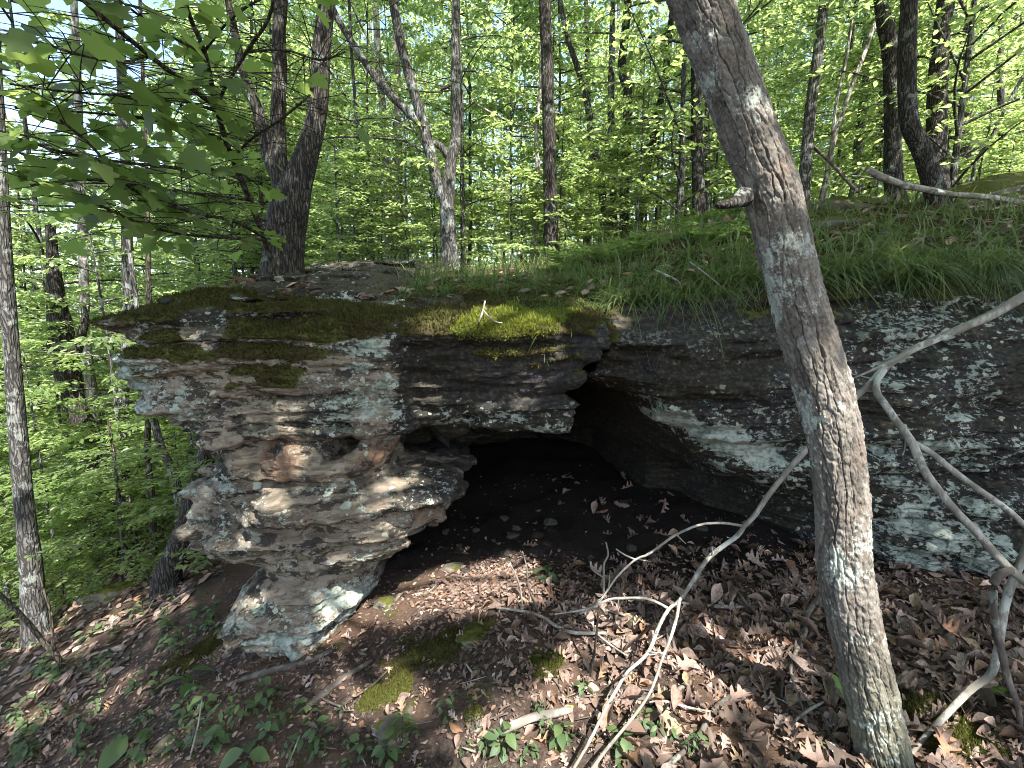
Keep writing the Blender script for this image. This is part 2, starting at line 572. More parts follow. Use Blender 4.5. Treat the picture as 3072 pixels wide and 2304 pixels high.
def build_block(which, h):
    x0, x1, y0, y1, z0, z1 = (-2.75, .75, 2.05, 5.8, -.75, 2.4) if which == 'L' else (.2, 4.5, 2.15, 5.8, -.6, 3.3)
    xs = np.arange(x0, x1, h, dtype=f32)
    ys = np.arange(y0, y1, h, dtype=f32)
    zs = np.arange(z0, z1, h, dtype=f32)
    X, Y, Z = xs[:, None, None], ys[None, :, None], zs[None, None, :]
    top = ztop(X, Y).astype(f32)
    if which == 'L':        # a further bed of stone lies back from the edge on the left
        top = top + (.10 * sstep(2.98, 3.04, Y + .22 * NZ(X * 1.7, 0.3, Y * .6) + .05 * NZ(X * 6, .2, Y)) * sstep(-.75, -1.0, X)).astype(f32)
    if which == 'L':
        xl, xr, yf = cols(zs, PILLAR)
        yb = 3.55
        p = (2.7 + 3.5 * sstep(.70, .78, zs)).astype(f32)
        cx, wx, cy, wy = (xl + xr) / 2, (xr - xl) / 2, (yf + yb) / 2, (yb - yf) / 2
        fp = (((np.abs(X - cx) / wx) ** p + (np.abs(Y - cy) / wy) ** p) ** (1 / p) - 1) * np.minimum(wx, wy)
        fp = np.maximum(fp, Z - 1.15)
        xl, yf = cols(zs, CAP)
        st = .09 * sstep(-.60, -.54, X) - .03 * sstep(-.2, .4, X)
        st = st * sstep(1.55, 1.35, Z) + .0
        fc = smax(xl - .10 * (Y - 2.5) - X, yf + st - Y, .22)
        # plan rounding of the overhanging nose
        zb = np.interp(xs, [-2.3, -2.12, -1.95, -1.72, -1.5, -.9, -.62, -.55, -.35, -.1, .2, .5], [1.22, 1.13, 1.0, .89, .83, .78, .82, .86, .89, .93, .96, .98]).astype(f32)[:, None, None]
        zb = zb - .17 * np.clip(Y - 2.75, 0, 2.5) * sstep(-.8, -.5, X)
        fc = smax(smax(fc, (zb - Z) * .8, .07), (Z - top) * .95, .15)
        fb = np.maximum(np.maximum(5.2 - Y, -2.15 - X), Z - top)
        fb = np.minimum(fb, np.maximum(np.maximum(3.25 - Y, np.abs(X + 1.42) - .36), Z - top))
        F = smin(smin(fc, fp, .05), fb, .1)
        F = smax(F, X - xcrack(zs).astype(f32) + .012, .03)
        # the deep hole beside the neck
        e = np.sqrt(((X + .93) / .062) ** 2 + ((Y - 2.42) / .26) ** 2 + ((Z - .925 - .5 * (X + .93)) / .085) ** 2) - 1
        F = smax(F, -e * .07, .02)
    else:
        yR = bil(X[:, 0, 0][:, None], zs[None].astype(float)).astype(f32)[:, None, :]
        F = (yR - Y) * .85
        F = smax(F, (Z - top) * .93, .10)
        F = smax(F, xcrack(zs).astype(f32) + .022 - X, .03)
    I = np.nonzero(np.abs(F) < .30)
    xb, yb_, zb_ = xs[I[0]], ys[I[1]], zs[I[2]]
    pil = (sstep(1.12, .9, zb_) * sstep(-.1, -.3, xb) * (.25 + .75 * sstep(-.05, .22, zb_))).astype(f32)
    d = rock_disp(xb, yb_, zb_, pil)
    d = d * (1 - .70 * sstep(.22, -.02, ztop(xb, yb_) - zb_) * sstep(-1.3, -.7, xb))
    F[I] += d.astype(f32)
    # close the volume at the grid's border
    for ax in range(3):
        sl = [slice(None)] * 3
        for e_ in (0, -1):
            sl[ax] = e_
            F[tuple(sl)] = np.maximum(F[tuple(sl)], .01)
    return surface_nets(F, (x0, y0, z0), h)


def refine(V, Q, levels=1):
    me = mesh_np("tmp", V, Q)
    o = bpy.data.objects.new("tmp", me)
    COL.objects.link(o)
    m = o.modifiers.new("s", 'SUBSURF')
    m.levels = m.render_levels = levels
    dg = bpy.context.evaluated_depsgraph_get()
    e = o.evaluated_get(dg).to_mesh()
    n = len(e.vertices)
    V2 = np.empty(n * 3, f32)
    e.vertices.foreach_get("co", V2)
    N2 = np.empty(n * 3, f32)
    e.vertex_normals.foreach_get("vector", N2)
    F2 = np.empty(len(e.loops), np.int32)
    e.loops.foreach_get("vertex_index", F2)
    o.evaluated_get(dg).to_mesh_clear()
    bpy.data.objects.remove(o)
    bpy.data.meshes.remove(me)
    return V2.reshape(-1, 3), N2.reshape(-1, 3), F2.reshape(-1, 4)


def rock_attrs(V, N):
    x, y, z = V.T
    nz = N[:, 2]
    w1 = fbm(x * 1.6, y * 1.6, z * 1.6, 4, NZ2)
    w2 = fbm(x * 5, y * 5, z * 5, 3, NZ)
    band = ztop(x, y) - z
    # moss: on what faces the sky near the top, hanging over the edge on the left and in the middle
    cover = np.interp(x, [-2.4, -2.15, -1.9, -1.2, -.9, -.3, .0, .4, .9, 1.3, 2, 3.4], [.02, .08, .40, .34, .17, .18, .26, .22, .10, .16, .20, .22])
    w3 = fbm(x * 2.6 + 3, y * 2.6, z * 2.6, 4, NZ)
    moss = sstep(-.35, .05, w3 + .22 + .4 * sstep(-.7, -.3, x) * sstep(.7, .5, x) + .42 * sstep(-2.05, -1.9, x) * sstep(-.9, -1.2, x)) * sstep(.0, .5, nz + .45 * w2 + .2 * w1) * sstep(cover + .12, cover - .06, band + .10 * w1 + .06 * w2)
    moss = np.maximum(moss, sstep(.1, -.05, band - cover * .8 + .12 * w1) * sstep(-.25, .15, nz) * (x > -2.1) * sstep(-.45, .0, w3 + .3 * (x < -1.0)) * sstep(3.0, 2.75, y))
    moss = moss * (1 - .85 * sstep(2.85, 3.0, y + .2 * w1) * sstep(-.5, -.9, x))
    # dark mineral and algae staining: the middle slab and the right wall
    dark = sstep(-.66, -.46, x + .10 * w1 + .05 * w2) * sstep(.42, .75, z + .12 * w1)
    dark = np.maximum(dark, .9 * sstep(.55, .80, x))
    dark = dark * (.97 + .36 * w1)
    dark = np.maximum(dark, .75 * sstep(.16, .05, band + .12 * w1) * (x > -2.0))
    dark = np.maximum(dark, .55 * sstep(.35, .55, fbm(x * 1.3 + 5, y, z * 3, 3)))
    # pale lichen: a band along the roof lip of the right wall, the low part of the slab, the foot of the pillar
    lip = np.interp(x, [.3, .9, 1.2, 1.7, 2.3, 3.3], [1.16, 1.0, .88, .80, .90, .92])
    lich = np.exp(-((z - lip) / .12) ** 2) * (x > .4) * (.72 + .5 * w2)
    lich = np.maximum(lich, .75 * np.exp(-((z - 1.03) / .12) ** 2) * sstep(-.55, -.4, x) * (x < .45))
    lich = np.maximum(lich, .8 * sstep(.12, -.05, z) * (x < -.7))
    lich = np.maximum(lich, .52 * sstep(-.5, -.7, x) * sstep(.75, 1.1, z))
    lich = np.maximum(lich, .40 * sstep(-.3, -.5, x) * (z < .8))
    lich = np.maximum(lich, .42 * sstep(1.0, 1.3, x) * (z < .75))
    lich = np.maximum(lich, .45 * sstep(1.7, 2.2, x))
    lich = lich + .30 * w1
    lich = lich * (1 - sstep(2.75, 3.2, y - .25 * sstep(1.0, 1.4, x)) * (z < ztop(x, y) - .3))
    dark = np.maximum(dark, sstep(2.8, 3.3, y) * (band > .3))  # shade deep in the hollow painted onto the stone
    rust = np.exp(-(((x + 1.22) / .13) ** 2 + ((z - .90) / .17) ** 2)) * 1.3
    rust = np.maximum(rust, .9 * np.exp(-(((x + .72) / .16) ** 2 + ((z - .86) / .07) ** 2)))
    rust = np.maximum(rust, .8 * np.exp(-(((x + .45) / .22) ** 2 + ((z - .50) / .13) ** 2)))
    rust = np.maximum(rust, .5 * np.exp(-(((x + 1.0) / .5) ** 2 + ((z - .55) / .12) ** 2)))
    rust = .72 * rust + .30 * w1 + .15 * w2 + .08 * (x < -.4) * (z < 1.0)
    soil = sstep(.07, .0, band + .06 * w2) * sstep(.5, .75, nz) * (.55 + .45 * sstep(-1.1, -.6, x))
    return dict(moss=moss, dark=np.clip(dark, 0, 1), lichen=np.clip(lich, 0, 1.3), rust=np.clip(rust, 0, 1), soil=soil)


def rock_material():
    m = Mat("weathered_sandstone")
    fine = m.noise(38, 5, .65)
    mid = m.noise(9, 9, .68)
    big = m.noise(2.1, 5, .6)
    streak = m.noise(5, 5, .62, vec=m.scaled((1, 1, 7)))
    col = m.ramp(streak, [(.25, (.042, .034, .026)), (.42, (.105, .084, .060)), (.56, (.205, .170, .125)), (.75, (.105, .085, .062))])
    col = m.mix(m.math('MULTIPLY', m.step(mid, .50, .55), .85), col, m.mix(fine, (.135, .108, .080), (.285, .240, .185)))
    col = m.mix(m.math('MULTIPLY', m.step(big, .5, .64), .6), col, (.055, .047, .037))
    rf = m.step(m.math('ADD', m.attr("rust"), m.math('MULTIPLY', m.math('SUBTRACT', mid, .5), .8)), .42, .72)
    col = m.mix(rf, col, m.mix(m.step(fine, .35, .65), (.095, .060, .040), (.165, .108, .072)))
    gr = m.noise(6.5, 9, .70, vec=m.scaled((1, 1, 1.7), (5, 2, 1)))
    gf = m.step(m.math('ADD', gr, m.math('MULTIPLY', m.math('SUBTRACT', streak, .5), .35)), .53, .565)
    col = m.mix(m.math('MULTIPLY', gf, .88), col, (.024, .021, .018))
    # dark staining, and the painted shade of the hollow
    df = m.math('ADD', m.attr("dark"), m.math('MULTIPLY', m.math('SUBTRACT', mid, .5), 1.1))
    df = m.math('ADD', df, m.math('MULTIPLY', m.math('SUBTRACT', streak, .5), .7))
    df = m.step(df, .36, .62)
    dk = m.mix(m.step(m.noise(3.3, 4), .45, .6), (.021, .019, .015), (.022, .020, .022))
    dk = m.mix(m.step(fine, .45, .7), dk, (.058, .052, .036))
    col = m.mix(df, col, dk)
    # crustose lichen: patches with ragged edges, in two tones, and small white rosettes
    wob = m.n("Mix", data_type='VECTOR')
    wob.inputs[0].default_value = .06
    m.t.links.new(m.co(), wob.inputs[4])
    nc = m.n("TexNoise", {"Vector": m.co(), "Scale": 9.0, "Detail": 4}).outputs[1]
    m.t.links.new(nc, wob.inputs[5])
    wv = wob.outputs[1]
    pn = m.noise(4.2, 7, .68, vec=m.scaled((1, 1, 1.9), (3, 1, 7)))
    lf = m.math('ADD', m.math('MULTIPLY', m.attr("lichen"), .42), m.math('SUBTRACT', pn, .56))
    lf = m.math('ADD', lf, m.math('MULTIPLY', m.math('SUBTRACT', fine, .5), .34))
    lf = m.step(lf, .235, .285)
    lc = m.mix(m.step(m.noise(14, 4), .4, .62), (.18, .215, .175), (.345, .39, .335))
    lc = m.mix(m.step(fine, .3, .6), (.085, .092, .07), lc)
    col = m.mix(m.math('MULTIPLY', lf, .93), col, lc)
    pn2 = m.noise(13, 8, .70, vec=m.scaled((1, 1, 1.6), (1, 4, 2)))
    l2 = m.math('ADD', m.math('MULTIPLY', m.attr("lichen"), .28), m.math('SUBTRACT', pn2, .60))
    l2 = m.step(l2, .135, .165)
    col = m.mix(m.math('MULTIPLY', l2, .9), col, m.mix(m.step(fine, .3, .6), (.165, .185, .15), (.33, .35, .305)))
    v = m.voro(9.0, wv)
    vr = m.n("SeparateColor", {0: m.voro(9.0, wv, out=1)})
    rad = m.math('MULTIPLY', m.step(vr.outputs[0], .74, 1.0), .30)
    sp = m.math('MULTIPLY', m.step(m.math('SUBTRACT', rad, m.math('ADD', v, m.math('MULTIPLY', m.math('SUBTRACT', fine, .5), .55))), .0, .05), m.step(m.attr("lichen"), .25, .6))
    col = m.mix(sp, col, m.mix(m.step(vr.outputs[1], .4, .6), (.34, .35, .30), (.26, .30, .255)))
    v2 = m.voro(26.0, wv)
    vr2 = m.n("SeparateColor", {0: m.voro(26.0, wv, out=1)})
    sp2 = m.math('MULTIPLY', m.step(m.math('SUBTRACT', m.math('MULTIPLY', m.step(vr2.outputs[0], .74, 1.0), .40), v2), .0, .05), m.step(m.math('ADD', m.attr("lichen"), m.math('SUBTRACT', big, .45)), .15, .5))
    col = m.mix(m.math('MULTIPLY', sp2, .85), col, (.34, .35, .27))
    fl = m.noise(30, 7, .72, vec=m.scaled((1, 1, 1.3), (2, 2, 5)))
    fl = m.step(m.math('ADD', fl, m.math('MULTIPLY', m.math('SUBTRACT', m.noise(3.4, 4), .5), .55)), .60, .635)
    col = m.mix(m.math('MULTIPLY', m.math('MULTIPLY', fl, .85), m.step(m.attr("lichen"), .02, .3)), col, m.mix(big, (.20, .21, .16), (.32, .35, .30)))
    # soil and moss skin
    sf = m.step(m.math('ADD', m.attr("soil"), m.math('MULTIPLY', m.math('SUBTRACT', mid, .5), 1.0)), .4, .7)
    col = m.mix(sf, col, m.mix(fine, (.030, .025, .018), (.095, .080, .058)))
    mf = m.step(m.math('ADD', m.attr("moss"), m.math('MULTIPLY', m.math('SUBTRACT', mid, .5), 1.0)), .42, .66)
    mc = m.mix(m.step(m.noise(6, 4), .38, .62), (.042, .031, .014), (.062, .066, .016))
    mc = m.mix(m.step(fine, .3, .7), m.mix(.5, mc, (.02, .018, .008)), mc)
    col = m.mix(mf, col, mc)
    h = m.math('ADD', m.math('MULTIPLY', fine, .35), m.math('MULTIPLY', m.noise(90, 3, .6), .16))
    h = m.math('ADD', h, m.math('MULTIPLY', streak, .7))
    h = m.math('ADD', h, m.math('MULTIPLY', mid, .5))
    h = m.math('ADD', h, m.math('MULTIPLY', lf, .10))
    return m.surf(col, .92, m.bump(h, .9, .022), .15)


ROCK_M = rock_material()


def moss_material(name, cols_, tr):
    return leaf_mat(name, cols_, tr, .25, .8, .1)


MOSS_M = moss_material("moss_tufts", [(.024, .018, .008), (.058, .043, .016), (.046, .046, .013), (.075, .078, .018), (.028, .030, .012), (.07, .052, .024)], [(.05, .05, .01), (.12, .14, .02)])
MOSS_BRIGHT = moss_material("sun_lightened_moss", [(.09, .115, .016), (.16, .18, .026), (.12, .125, .024)], [(.2, .24, .03), (.3, .33, .05)])  # moss colour lightened to strengthen the sun patch on the front edge

ROCKS = {}
SURF = []          # sampled rock points for growing things on


def tuft_points(V, N, F, weight, count, seed):
    rg = np.random.default_rng(seed)
    c = V[F].mean(1)
    a = np.linalg.norm(np.cross(V[F[:, 2]] - V[F[:, 0]], V[F[:, 3]] - V[F[:, 1]]), axis=1)
    wt = a * weight[F].mean(1)
    i = rg.choice(len(F), count, p=wt / wt.sum())
    uv = rg.dirichlet([1, 1, 1, 1], count)
    P = np.einsum('nk,nkj->nj', uv, V[F[i]])
    n = N[F[i]].mean(1)
    return P, n / (np.linalg.norm(n, axis=1)[:, None] + 1e-9)


def moss_tufts(name, P, n, mat, parent, size, seed):
    """short pointed shoots standing on the stone"""
    rg = np.random.default_rng(seed)
    k = len(P)
    d = n + rg.normal(0, .55, (k, 3)) + np.array([0, 0, .25])
    d /= np.linalg.norm(d, axis=1)[:, None]
    s = np.cross(d, rg.normal(0, 1, (k, 3)))
    s /= np.linalg.norm(s, axis=1)[:, None]
    L = size * rg.uniform(.5, 1.3, k)[:, None]
    V = np.stack([P - s * L * .22 - n * .004, P + s * L * .22 - n * .004, P + d * L + s * L * .12], 1).reshape(-1, 3)
    F = np.arange(3 * k).reshape(-1, 3)
    return part(name, V, F, mat, parent, smooth=False)


for which, lab in (('L', 'layered grey and buff sandstone ledge overhanging on a narrow mushroom-shaped pedestal, mossy on top'),
                   ('R', 'dark sandstone wall blotched with pale green lichen behind the leaning trunk')):
    V, Q = build_block(which, .02)
    V, N, F = refine(V, Q, 1)
    x, y, z = V.T
    fd = .007 * fbm(x * 18, y * 18, z * 34, 3, NZ) + .0045 * NZ2(x * 60, y * 60, z * 75) - .010 * np.clip(NZ2(x * 13, y * 13, z * 22) - .25, 0, 1) * 2
    wv = .05 * NZ2(x * .9, y * .9, z * .9) + .018 * NZ2(x * 3.1, y * 3.1, z * 2)
    bb = z + wv - .03 * x - .035 * (x + .45) * (x > -.45)
    pil = sstep(1.12, .9, z) * sstep(-.1, -.3, x)
    side = (1 - .75 * pil) * sstep(.75, .35, np.abs(N[:, 2])) * sstep(-.1, .2, ztop(x, y) - z)
    s1 = NZ2(x * 1.3, y * 1.3 + 9, bb * 26)
    s2 = NZ(x * 2.2 + 5, y * 2.2, bb * 52)
    fd = fd - side * (.036 * np.exp(-(s1 / .09) ** 2) * sstep(-.1, .35, NZ(x * 1.5, y * 1.5, bb * 5)) + .010 * np.exp(-(s2 / .14) ** 2)) + side * (.012 * s1 + .007 * s2)
    V = (V + N * fd[:, None]).astype(f32)
    A = rock_attrs(V, N)
    x, y, z = V.T
    cush = np.clip(A['moss'], 0, 1) * (.012 + .016 * np.clip(.5 + NZ2(x * 8, y * 8, z * 8), 0, 1) + .010 * NZ(x * 22, y * 22, z * 22))
    V = (V + N * cush[:, None]).astype(f32)
    root = thing("rock_ledge", lab, "rock ledge", (-1.2, 2.9, -.35) if which == 'L' else (1.9, 3.2, 0))
    me = mesh_np("stone", V - np.array(root.location, f32), F, attrs=A)
    # material coordinates in metres
    link("stone", me, ROCK_M, root)
    ROCKS[which] = (root, V, N, F, A)
    vis = (y < 4.9)
    P, n = tuft_points(V, N, F, np.clip(A['moss'], 0, 1) ** 2 * vis, 70000 if which == 'L' else 40000, 5)
    bright = np.exp(-(((P[:, 0] - .02) / .36) ** 2 + ((P[:, 2] - 1.55) / .16) ** 2)) + .35 * NZ(P[:, 0] * 9, P[:, 1] * 9, P[:, 2] * 9) > .55
    bright &= (which == 'L')
    moss_tufts("moss", P[~bright], n[~bright], MOSS_M, root, .021, 3)
    if bright.any():
        pb = np.repeat(P[bright], 3, 0) + np.random.default_rng(2).normal(0, .008, (int(bright.sum()) * 3, 3))
        o = moss_tufts("moss", pb, np.repeat(n[bright], 3, 0), MOSS_BRIGHT, root, .018, 4)
        tag(o, "golden green moss cushion with colour lightened for the sun patch on the ledge's front edge")
# ------------------------------------------------------------------ ground sheet
def axis(parts_):
    out = [np.array([parts_[0][0]])]
    for a, b, st in parts_:
        n = max(1, int(round((b - a) / st)))
        out.append(np.linspace(a, b, n + 1)[1:])
    return np.concatenate(out)


GX = axis([(-70, -30, 5), (-30, -12, 1.2), (-12, -6, .3), (-6, -3.4, .08), (-3.4, 3.2, .03), (3.2, 6, .1), (6, 14, .4), (14, 30, 1.5), (30, 70, 5)])
GY = axis([(-40, -6, 4), (-6, .6, .3), (.6, 3.6, .03), (3.6, 7, .06), (7, 12, .2), (12, 24, .8), (24, 90, 4)])


def ground_z(x, y):
    x, y = np.asarray(x, float), np.asarray(y, float)
    z = zground(x, y)
    near = sstep(14, 6, np.hypot(x, y - 2))
    z = z + near * (.045 * NZ(x * 1.3, y * 1.3, .3) + .030 * NZ2(x * 3.1, y * 3.1, .7) + .014 * NZ(x * 8, y * 8, 2.2) + .006 * NZ2(x * 20, y * 20, 1.2))
    return z + (1 - near) * .25 * NZ(x * .25, y * .25, 4.4)


gx, gy = np.meshgrid(GX, GY, indexing='ij')
gz = ground_z(gx, gy)
GV = np.stack([gx, gy, gz], -1).reshape(-1, 3)
ii = np.arange(len(GX) - 1)[:, None] * len(GY)
jj = np.arange(len(GY) - 1)[None]
GF = np.stack([ii + jj, ii + len(GY) + jj, ii + len(GY) + jj + 1, ii + jj + 1], -1).reshape(-1, 4)


def ground_material():
    m = Mat("forest_soil")
    fine = m.noise(45, 5, .7)
    mid = m.noise(7, 5, .6)
    big = m.noise(1.4, 4, .55)
    c = m.ramp(fine, [(.3, (.018, .013, .011)), (.5, (.050, .036, .029)), (.7, (.11, .080, .062))])
    c = m.mix(m.step(big, .45, .62), c, m.mix(fine, (.055, .033, .022), (.12, .078, .055)))
    c = m.mix(m.step(mid, .58, .70), c, m.mix(fine, (.03, .035, .010), (.07, .078, .018)))
    c = m.mix(m.math('MULTIPLY', m.attr("shade_tint"), .92), c, m.mix(fine, (.006, .005, .0045), (.020, .017, .015)))  # near-black tint standing in for the hollow's shade
    h = m.math('ADD', fine, m.math('MULTIPLY', mid, .6))
    return m.surf(c, .95, m.bump(h, .8, .02), .1)


GROUND_M = ground_material()
# the hollow's shade painted into its floor as near-black soil
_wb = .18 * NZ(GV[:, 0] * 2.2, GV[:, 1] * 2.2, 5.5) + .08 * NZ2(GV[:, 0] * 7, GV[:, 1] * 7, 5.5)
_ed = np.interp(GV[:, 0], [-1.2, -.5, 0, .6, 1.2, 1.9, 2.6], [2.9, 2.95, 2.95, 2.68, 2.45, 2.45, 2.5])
shade_tint = sstep(-.08, .30, GV[:, 1] - _ed + _wb) * (GV[:, 1] < 5.4) * sstep(-1.9, -1.5, GV[:, 0])
ground = tag(link("ground", mesh_np("ground", GV, GF, attrs=dict(shade_tint=shade_tint)), GROUND_M), kind='structure')


def on_ground(px, py, lo=.6, hi=30.0):
    """where the sight line through a picture point meets the ground"""
    r = ray(px, py)
    d = np.concatenate([np.arange(lo, 8, .01), np.arange(8, hi, .05)])
    P = r[None] * d[:, None] + np.array([0, 0, CAM_H])
    below = P[:, 2] < ground_z(P[:, 0], P[:, 1])
    k = np.argmax(below) if below.any() else len(d) - 1
    return P[k]
# ------------------------------------------------------------------ bark
def bark_material(name, dark, light, lichen, sx=9.0, sz=1.6, lich_amt=.5, fiss=.55):
    m = Mat(name)
    nz = m.n("TexNoise", {"Vector": m.co(), "Scale": 5.0, "Detail": 3}).outputs[1]
    wob = m.n("Mix", data_type='VECTOR')
    wob.inputs[0].default_value = .05
    m.t.links.new(m.co(), wob.inputs[4])
    m.t.links.new(nz, wob.inputs[5])
    mp = m.n("Mapping", {"Vector": wob.outputs[1], "Scale": (sx, sx, sz)}).outputs[0]
    e = m.n("TexVoronoi", {"Vector": mp, "Scale": 3.2}, feature='DISTANCE_TO_EDGE').outputs[0]
    crack = m.step(e, .02, .2)
    fine = m.noise(60, 5, .7, vec=m.scaled((1, 1, .35)))
    mid = m.noise(8, 5, .6)
    c = m.mix(m.step(fine, .32, .68), dark, light)
    c = m.mix(crack, tuple(q * fiss for q in dark), c)
    lf = m.step(m.math('ADD', mid, m.math('MULTIPLY', m.math('SUBTRACT', fine, .5), .35)), .64 - .12 * lich_amt, .70 - .12 * lich_amt)
    c = m.mix(m.math('MULTIPLY', lf, .8), c, lichen)
    h = m.math('ADD', m.math('MULTIPLY', crack, .8), m.math('MULTIPLY', fine, .35))
    return m.surf(c, .9, m.bump(h, .8, .012), .15)


BARK_DARK = bark_material("dark_furrowed_bark", (.030, .026, .022), (.085, .076, .066), (.15, .165, .145), 17, 2.2)
BARK_GREY = bark_material("grey_bark", (.055, .052, .047), (.135, .128, .116), (.215, .23, .21), 15, 2.0, .9)
BARK_PALE = bark_material("pale_smooth_bark", (.16, .14, .12), (.33, .30, .26), (.45, .46, .42), 5, 1.5, 1.0, .7)
TWIG_M = bark_material("thin_dark_stem", (.05, .042, .030), (.11, .095, .07), (.18, .19, .15), 12, 3, .3)

LEAF_SUN = leaf_mat("small_green_leaf", [(.075, .122, .040), (.112, .162, .055), (.15, .195, .072), (.09, .145, .062)], [(.38, .54, .15), (.50, .64, .20), (.60, .70, .26), (.42, .60, .22)], .55, .36, .6)
LEAF_SHADE = leaf_mat("broad_maple_leaf", [(.065, .10, .036), (.082, .124, .044), (.10, .142, .05)], [(.26, .38, .085), (.33, .45, .10), (.40, .50, .13)], .52)
LEAF_FAR = leaf_mat("far_leaf", [(.095, .14, .055), (.12, .17, .07), (.15, .19, .085)], [(.50, .65, .25), (.58, .72, .31), (.66, .75, .36)], .58)


# ------------------------------------------------------------------ crowns (shared meshes)
def leaf_cloud(P, yaw, size, rg, droop=.25, tilt=.42, tv=OVAL_V, tf=OVAL_F):
    n = len(P)
    M = rot_mats(yaw, droop + rg.normal(0, .32, n), rg.normal(0, tilt, n))
    return scatter(tv, tf, P, M, size * rg.uniform(.6, 1.25, n))


def spray_crown(seed, H, Rr, nb, leaf, h0=.15, tw=9, lv=13, prof=None, stem=.02, rise=.25):
    """a sapling's flat leaf sprays: branches off a stem, twigs off the branches, leaves along the twigs"""
    rg = np.random.default_rng(seed)
    g = Geo()
    ax = np.stack([.12 * Rr * NZ(np.linspace(0, 2, 9) + seed, 1.5, .2), .12 * Rr * NZ(np.linspace(0, 2, 9), 3.5, seed * 1.3), np.linspace(0, H, 9)], 1)
    ax[0, :2] = 0
    tube_geo(g, ax, np.linspace(stem, stem * .25, 9), 6, .3, .08, seed)
    PP, YY = [], []
    for b in range(nb):
        u = h0 + (1 - h0) * (b + rg.uniform(0, 1)) / nb
        o = np.array([np.interp(u * H, ax[:, 2], ax[:, i]) for i in range(3)])
        az = b * 2.4 + rg.normal(0, .5)
        L = Rr * (prof(u) if prof else (1 - .55 * abs(u - .45) / .55)) * rg.uniform(.7, 1.15)
        t = np.linspace(0, 1, 6)
        bend = rg.normal(0, .25)
        dx, dy = np.cos(az + bend * t), np.sin(az + bend * t)
        B = o + np.stack([dx * L * t, dy * L * t, L * (rise * t - .22 * t * t + rg.normal(0, .04) * t)], 1)
        tube_geo(g, B, np.linspace(max(stem * .4, .006), .002, 6), 4, None, cap=False)
        for k in range(tw):
            tt = .2 + .8 * (k + rg.uniform(0, 1)) / tw
            q = np.array([np.interp(tt, t, B[:, i]) for i in range(3)])
            a2 = az + bend * tt + (1 if k % 2 else -1) * rg.uniform(.5, 1.15)
            l2 = L * .42 * (1.15 - .6 * tt) * rg.uniform(.6, 1.2)
            m = lv
            s = (np.arange(m) + .6) / m
            e = q + np.stack([np.cos(a2) * l2 * s, np.sin(a2) * l2 * s, l2 * (rg.normal(0, .12) * s - .12 * s * s)], 1)
            tube_geo(g, np.array([q, e[-1]]), [.003, .0015], 3, None, cap=False)
            PP.append(e + rg.normal(0, leaf * .22, (m, 3)))
            YY.append(a2 + np.where(np.arange(m) % 2, .9, -.9) + rg.normal(0, .35, m))
    P, yaw = np.concatenate(PP), np.concatenate(YY)
    V, F = leaf_cloud(P, yaw, np.full(len(P), leaf), rg)
    return mesh_np("leaves_%d" % seed, V, F), g.mesh("stem_%d" % seed)


def give(me, mat):
    if not me.materials:
        me.materials.append(mat)
    return me


SAPLINGS = []
for sd, H, Rr, nb, lf in ((21, 4.2, 1.25, 22, .085), (22, 5.5, 1.5, 26, .085), (23, 6.5, 1.7, 28, .09), (24, 3.2, 1.15, 18, .08), (25, 5.0, 1.6, 24, .09), (26, 7.5, 1.9, 32, .095)):
    l, s_ = spray_crown(sd, H, Rr, nb, lf, stem=.012 + .004 * H)
    SAPLINGS.append((give(l, LEAF_SUN), give(s_, BARK_GREY), H))
CANOPIES = []
for sd, H, Rr, nb, lf in ((31, 4.0, 2.6, 34, .095), (32, 5.0, 3.0, 40, .10), (33, 4.5, 2.4, 34, .095), (34, 3.6, 2.0, 28, .09)):
    l, s_ = spray_crown(sd, H, Rr, nb, lf, h0=.02, tw=10, lv=14, stem=.05, rise=.45)
    CANOPIES.append((give(l, LEAF_SUN), give(s_, BARK_GREY), H))


def surface_z(x, y):
    return float(max(ztop(x, y) if (y < 5.7 and x > -2.3) else ground_z(x, y), -20))


def px_stem(pts, y, y2=None):
    """(px, py, width px) -> world points and radii at depth y (moving to y2 at the last point)"""
    n = len(pts)
    P, rr = [], []
    for i, (px, py, wpx) in enumerate(pts):
        yy = y if y2 is None else y + (y2 - y) * i / max(1, n - 1)
        p = at_y(px, py, yy)
        d = p[1] / ray(px, py)[1]
        P.append(p)
        rr.append(.5 * wpx * d / FPX)
    return np.array(P), np.array(rr)


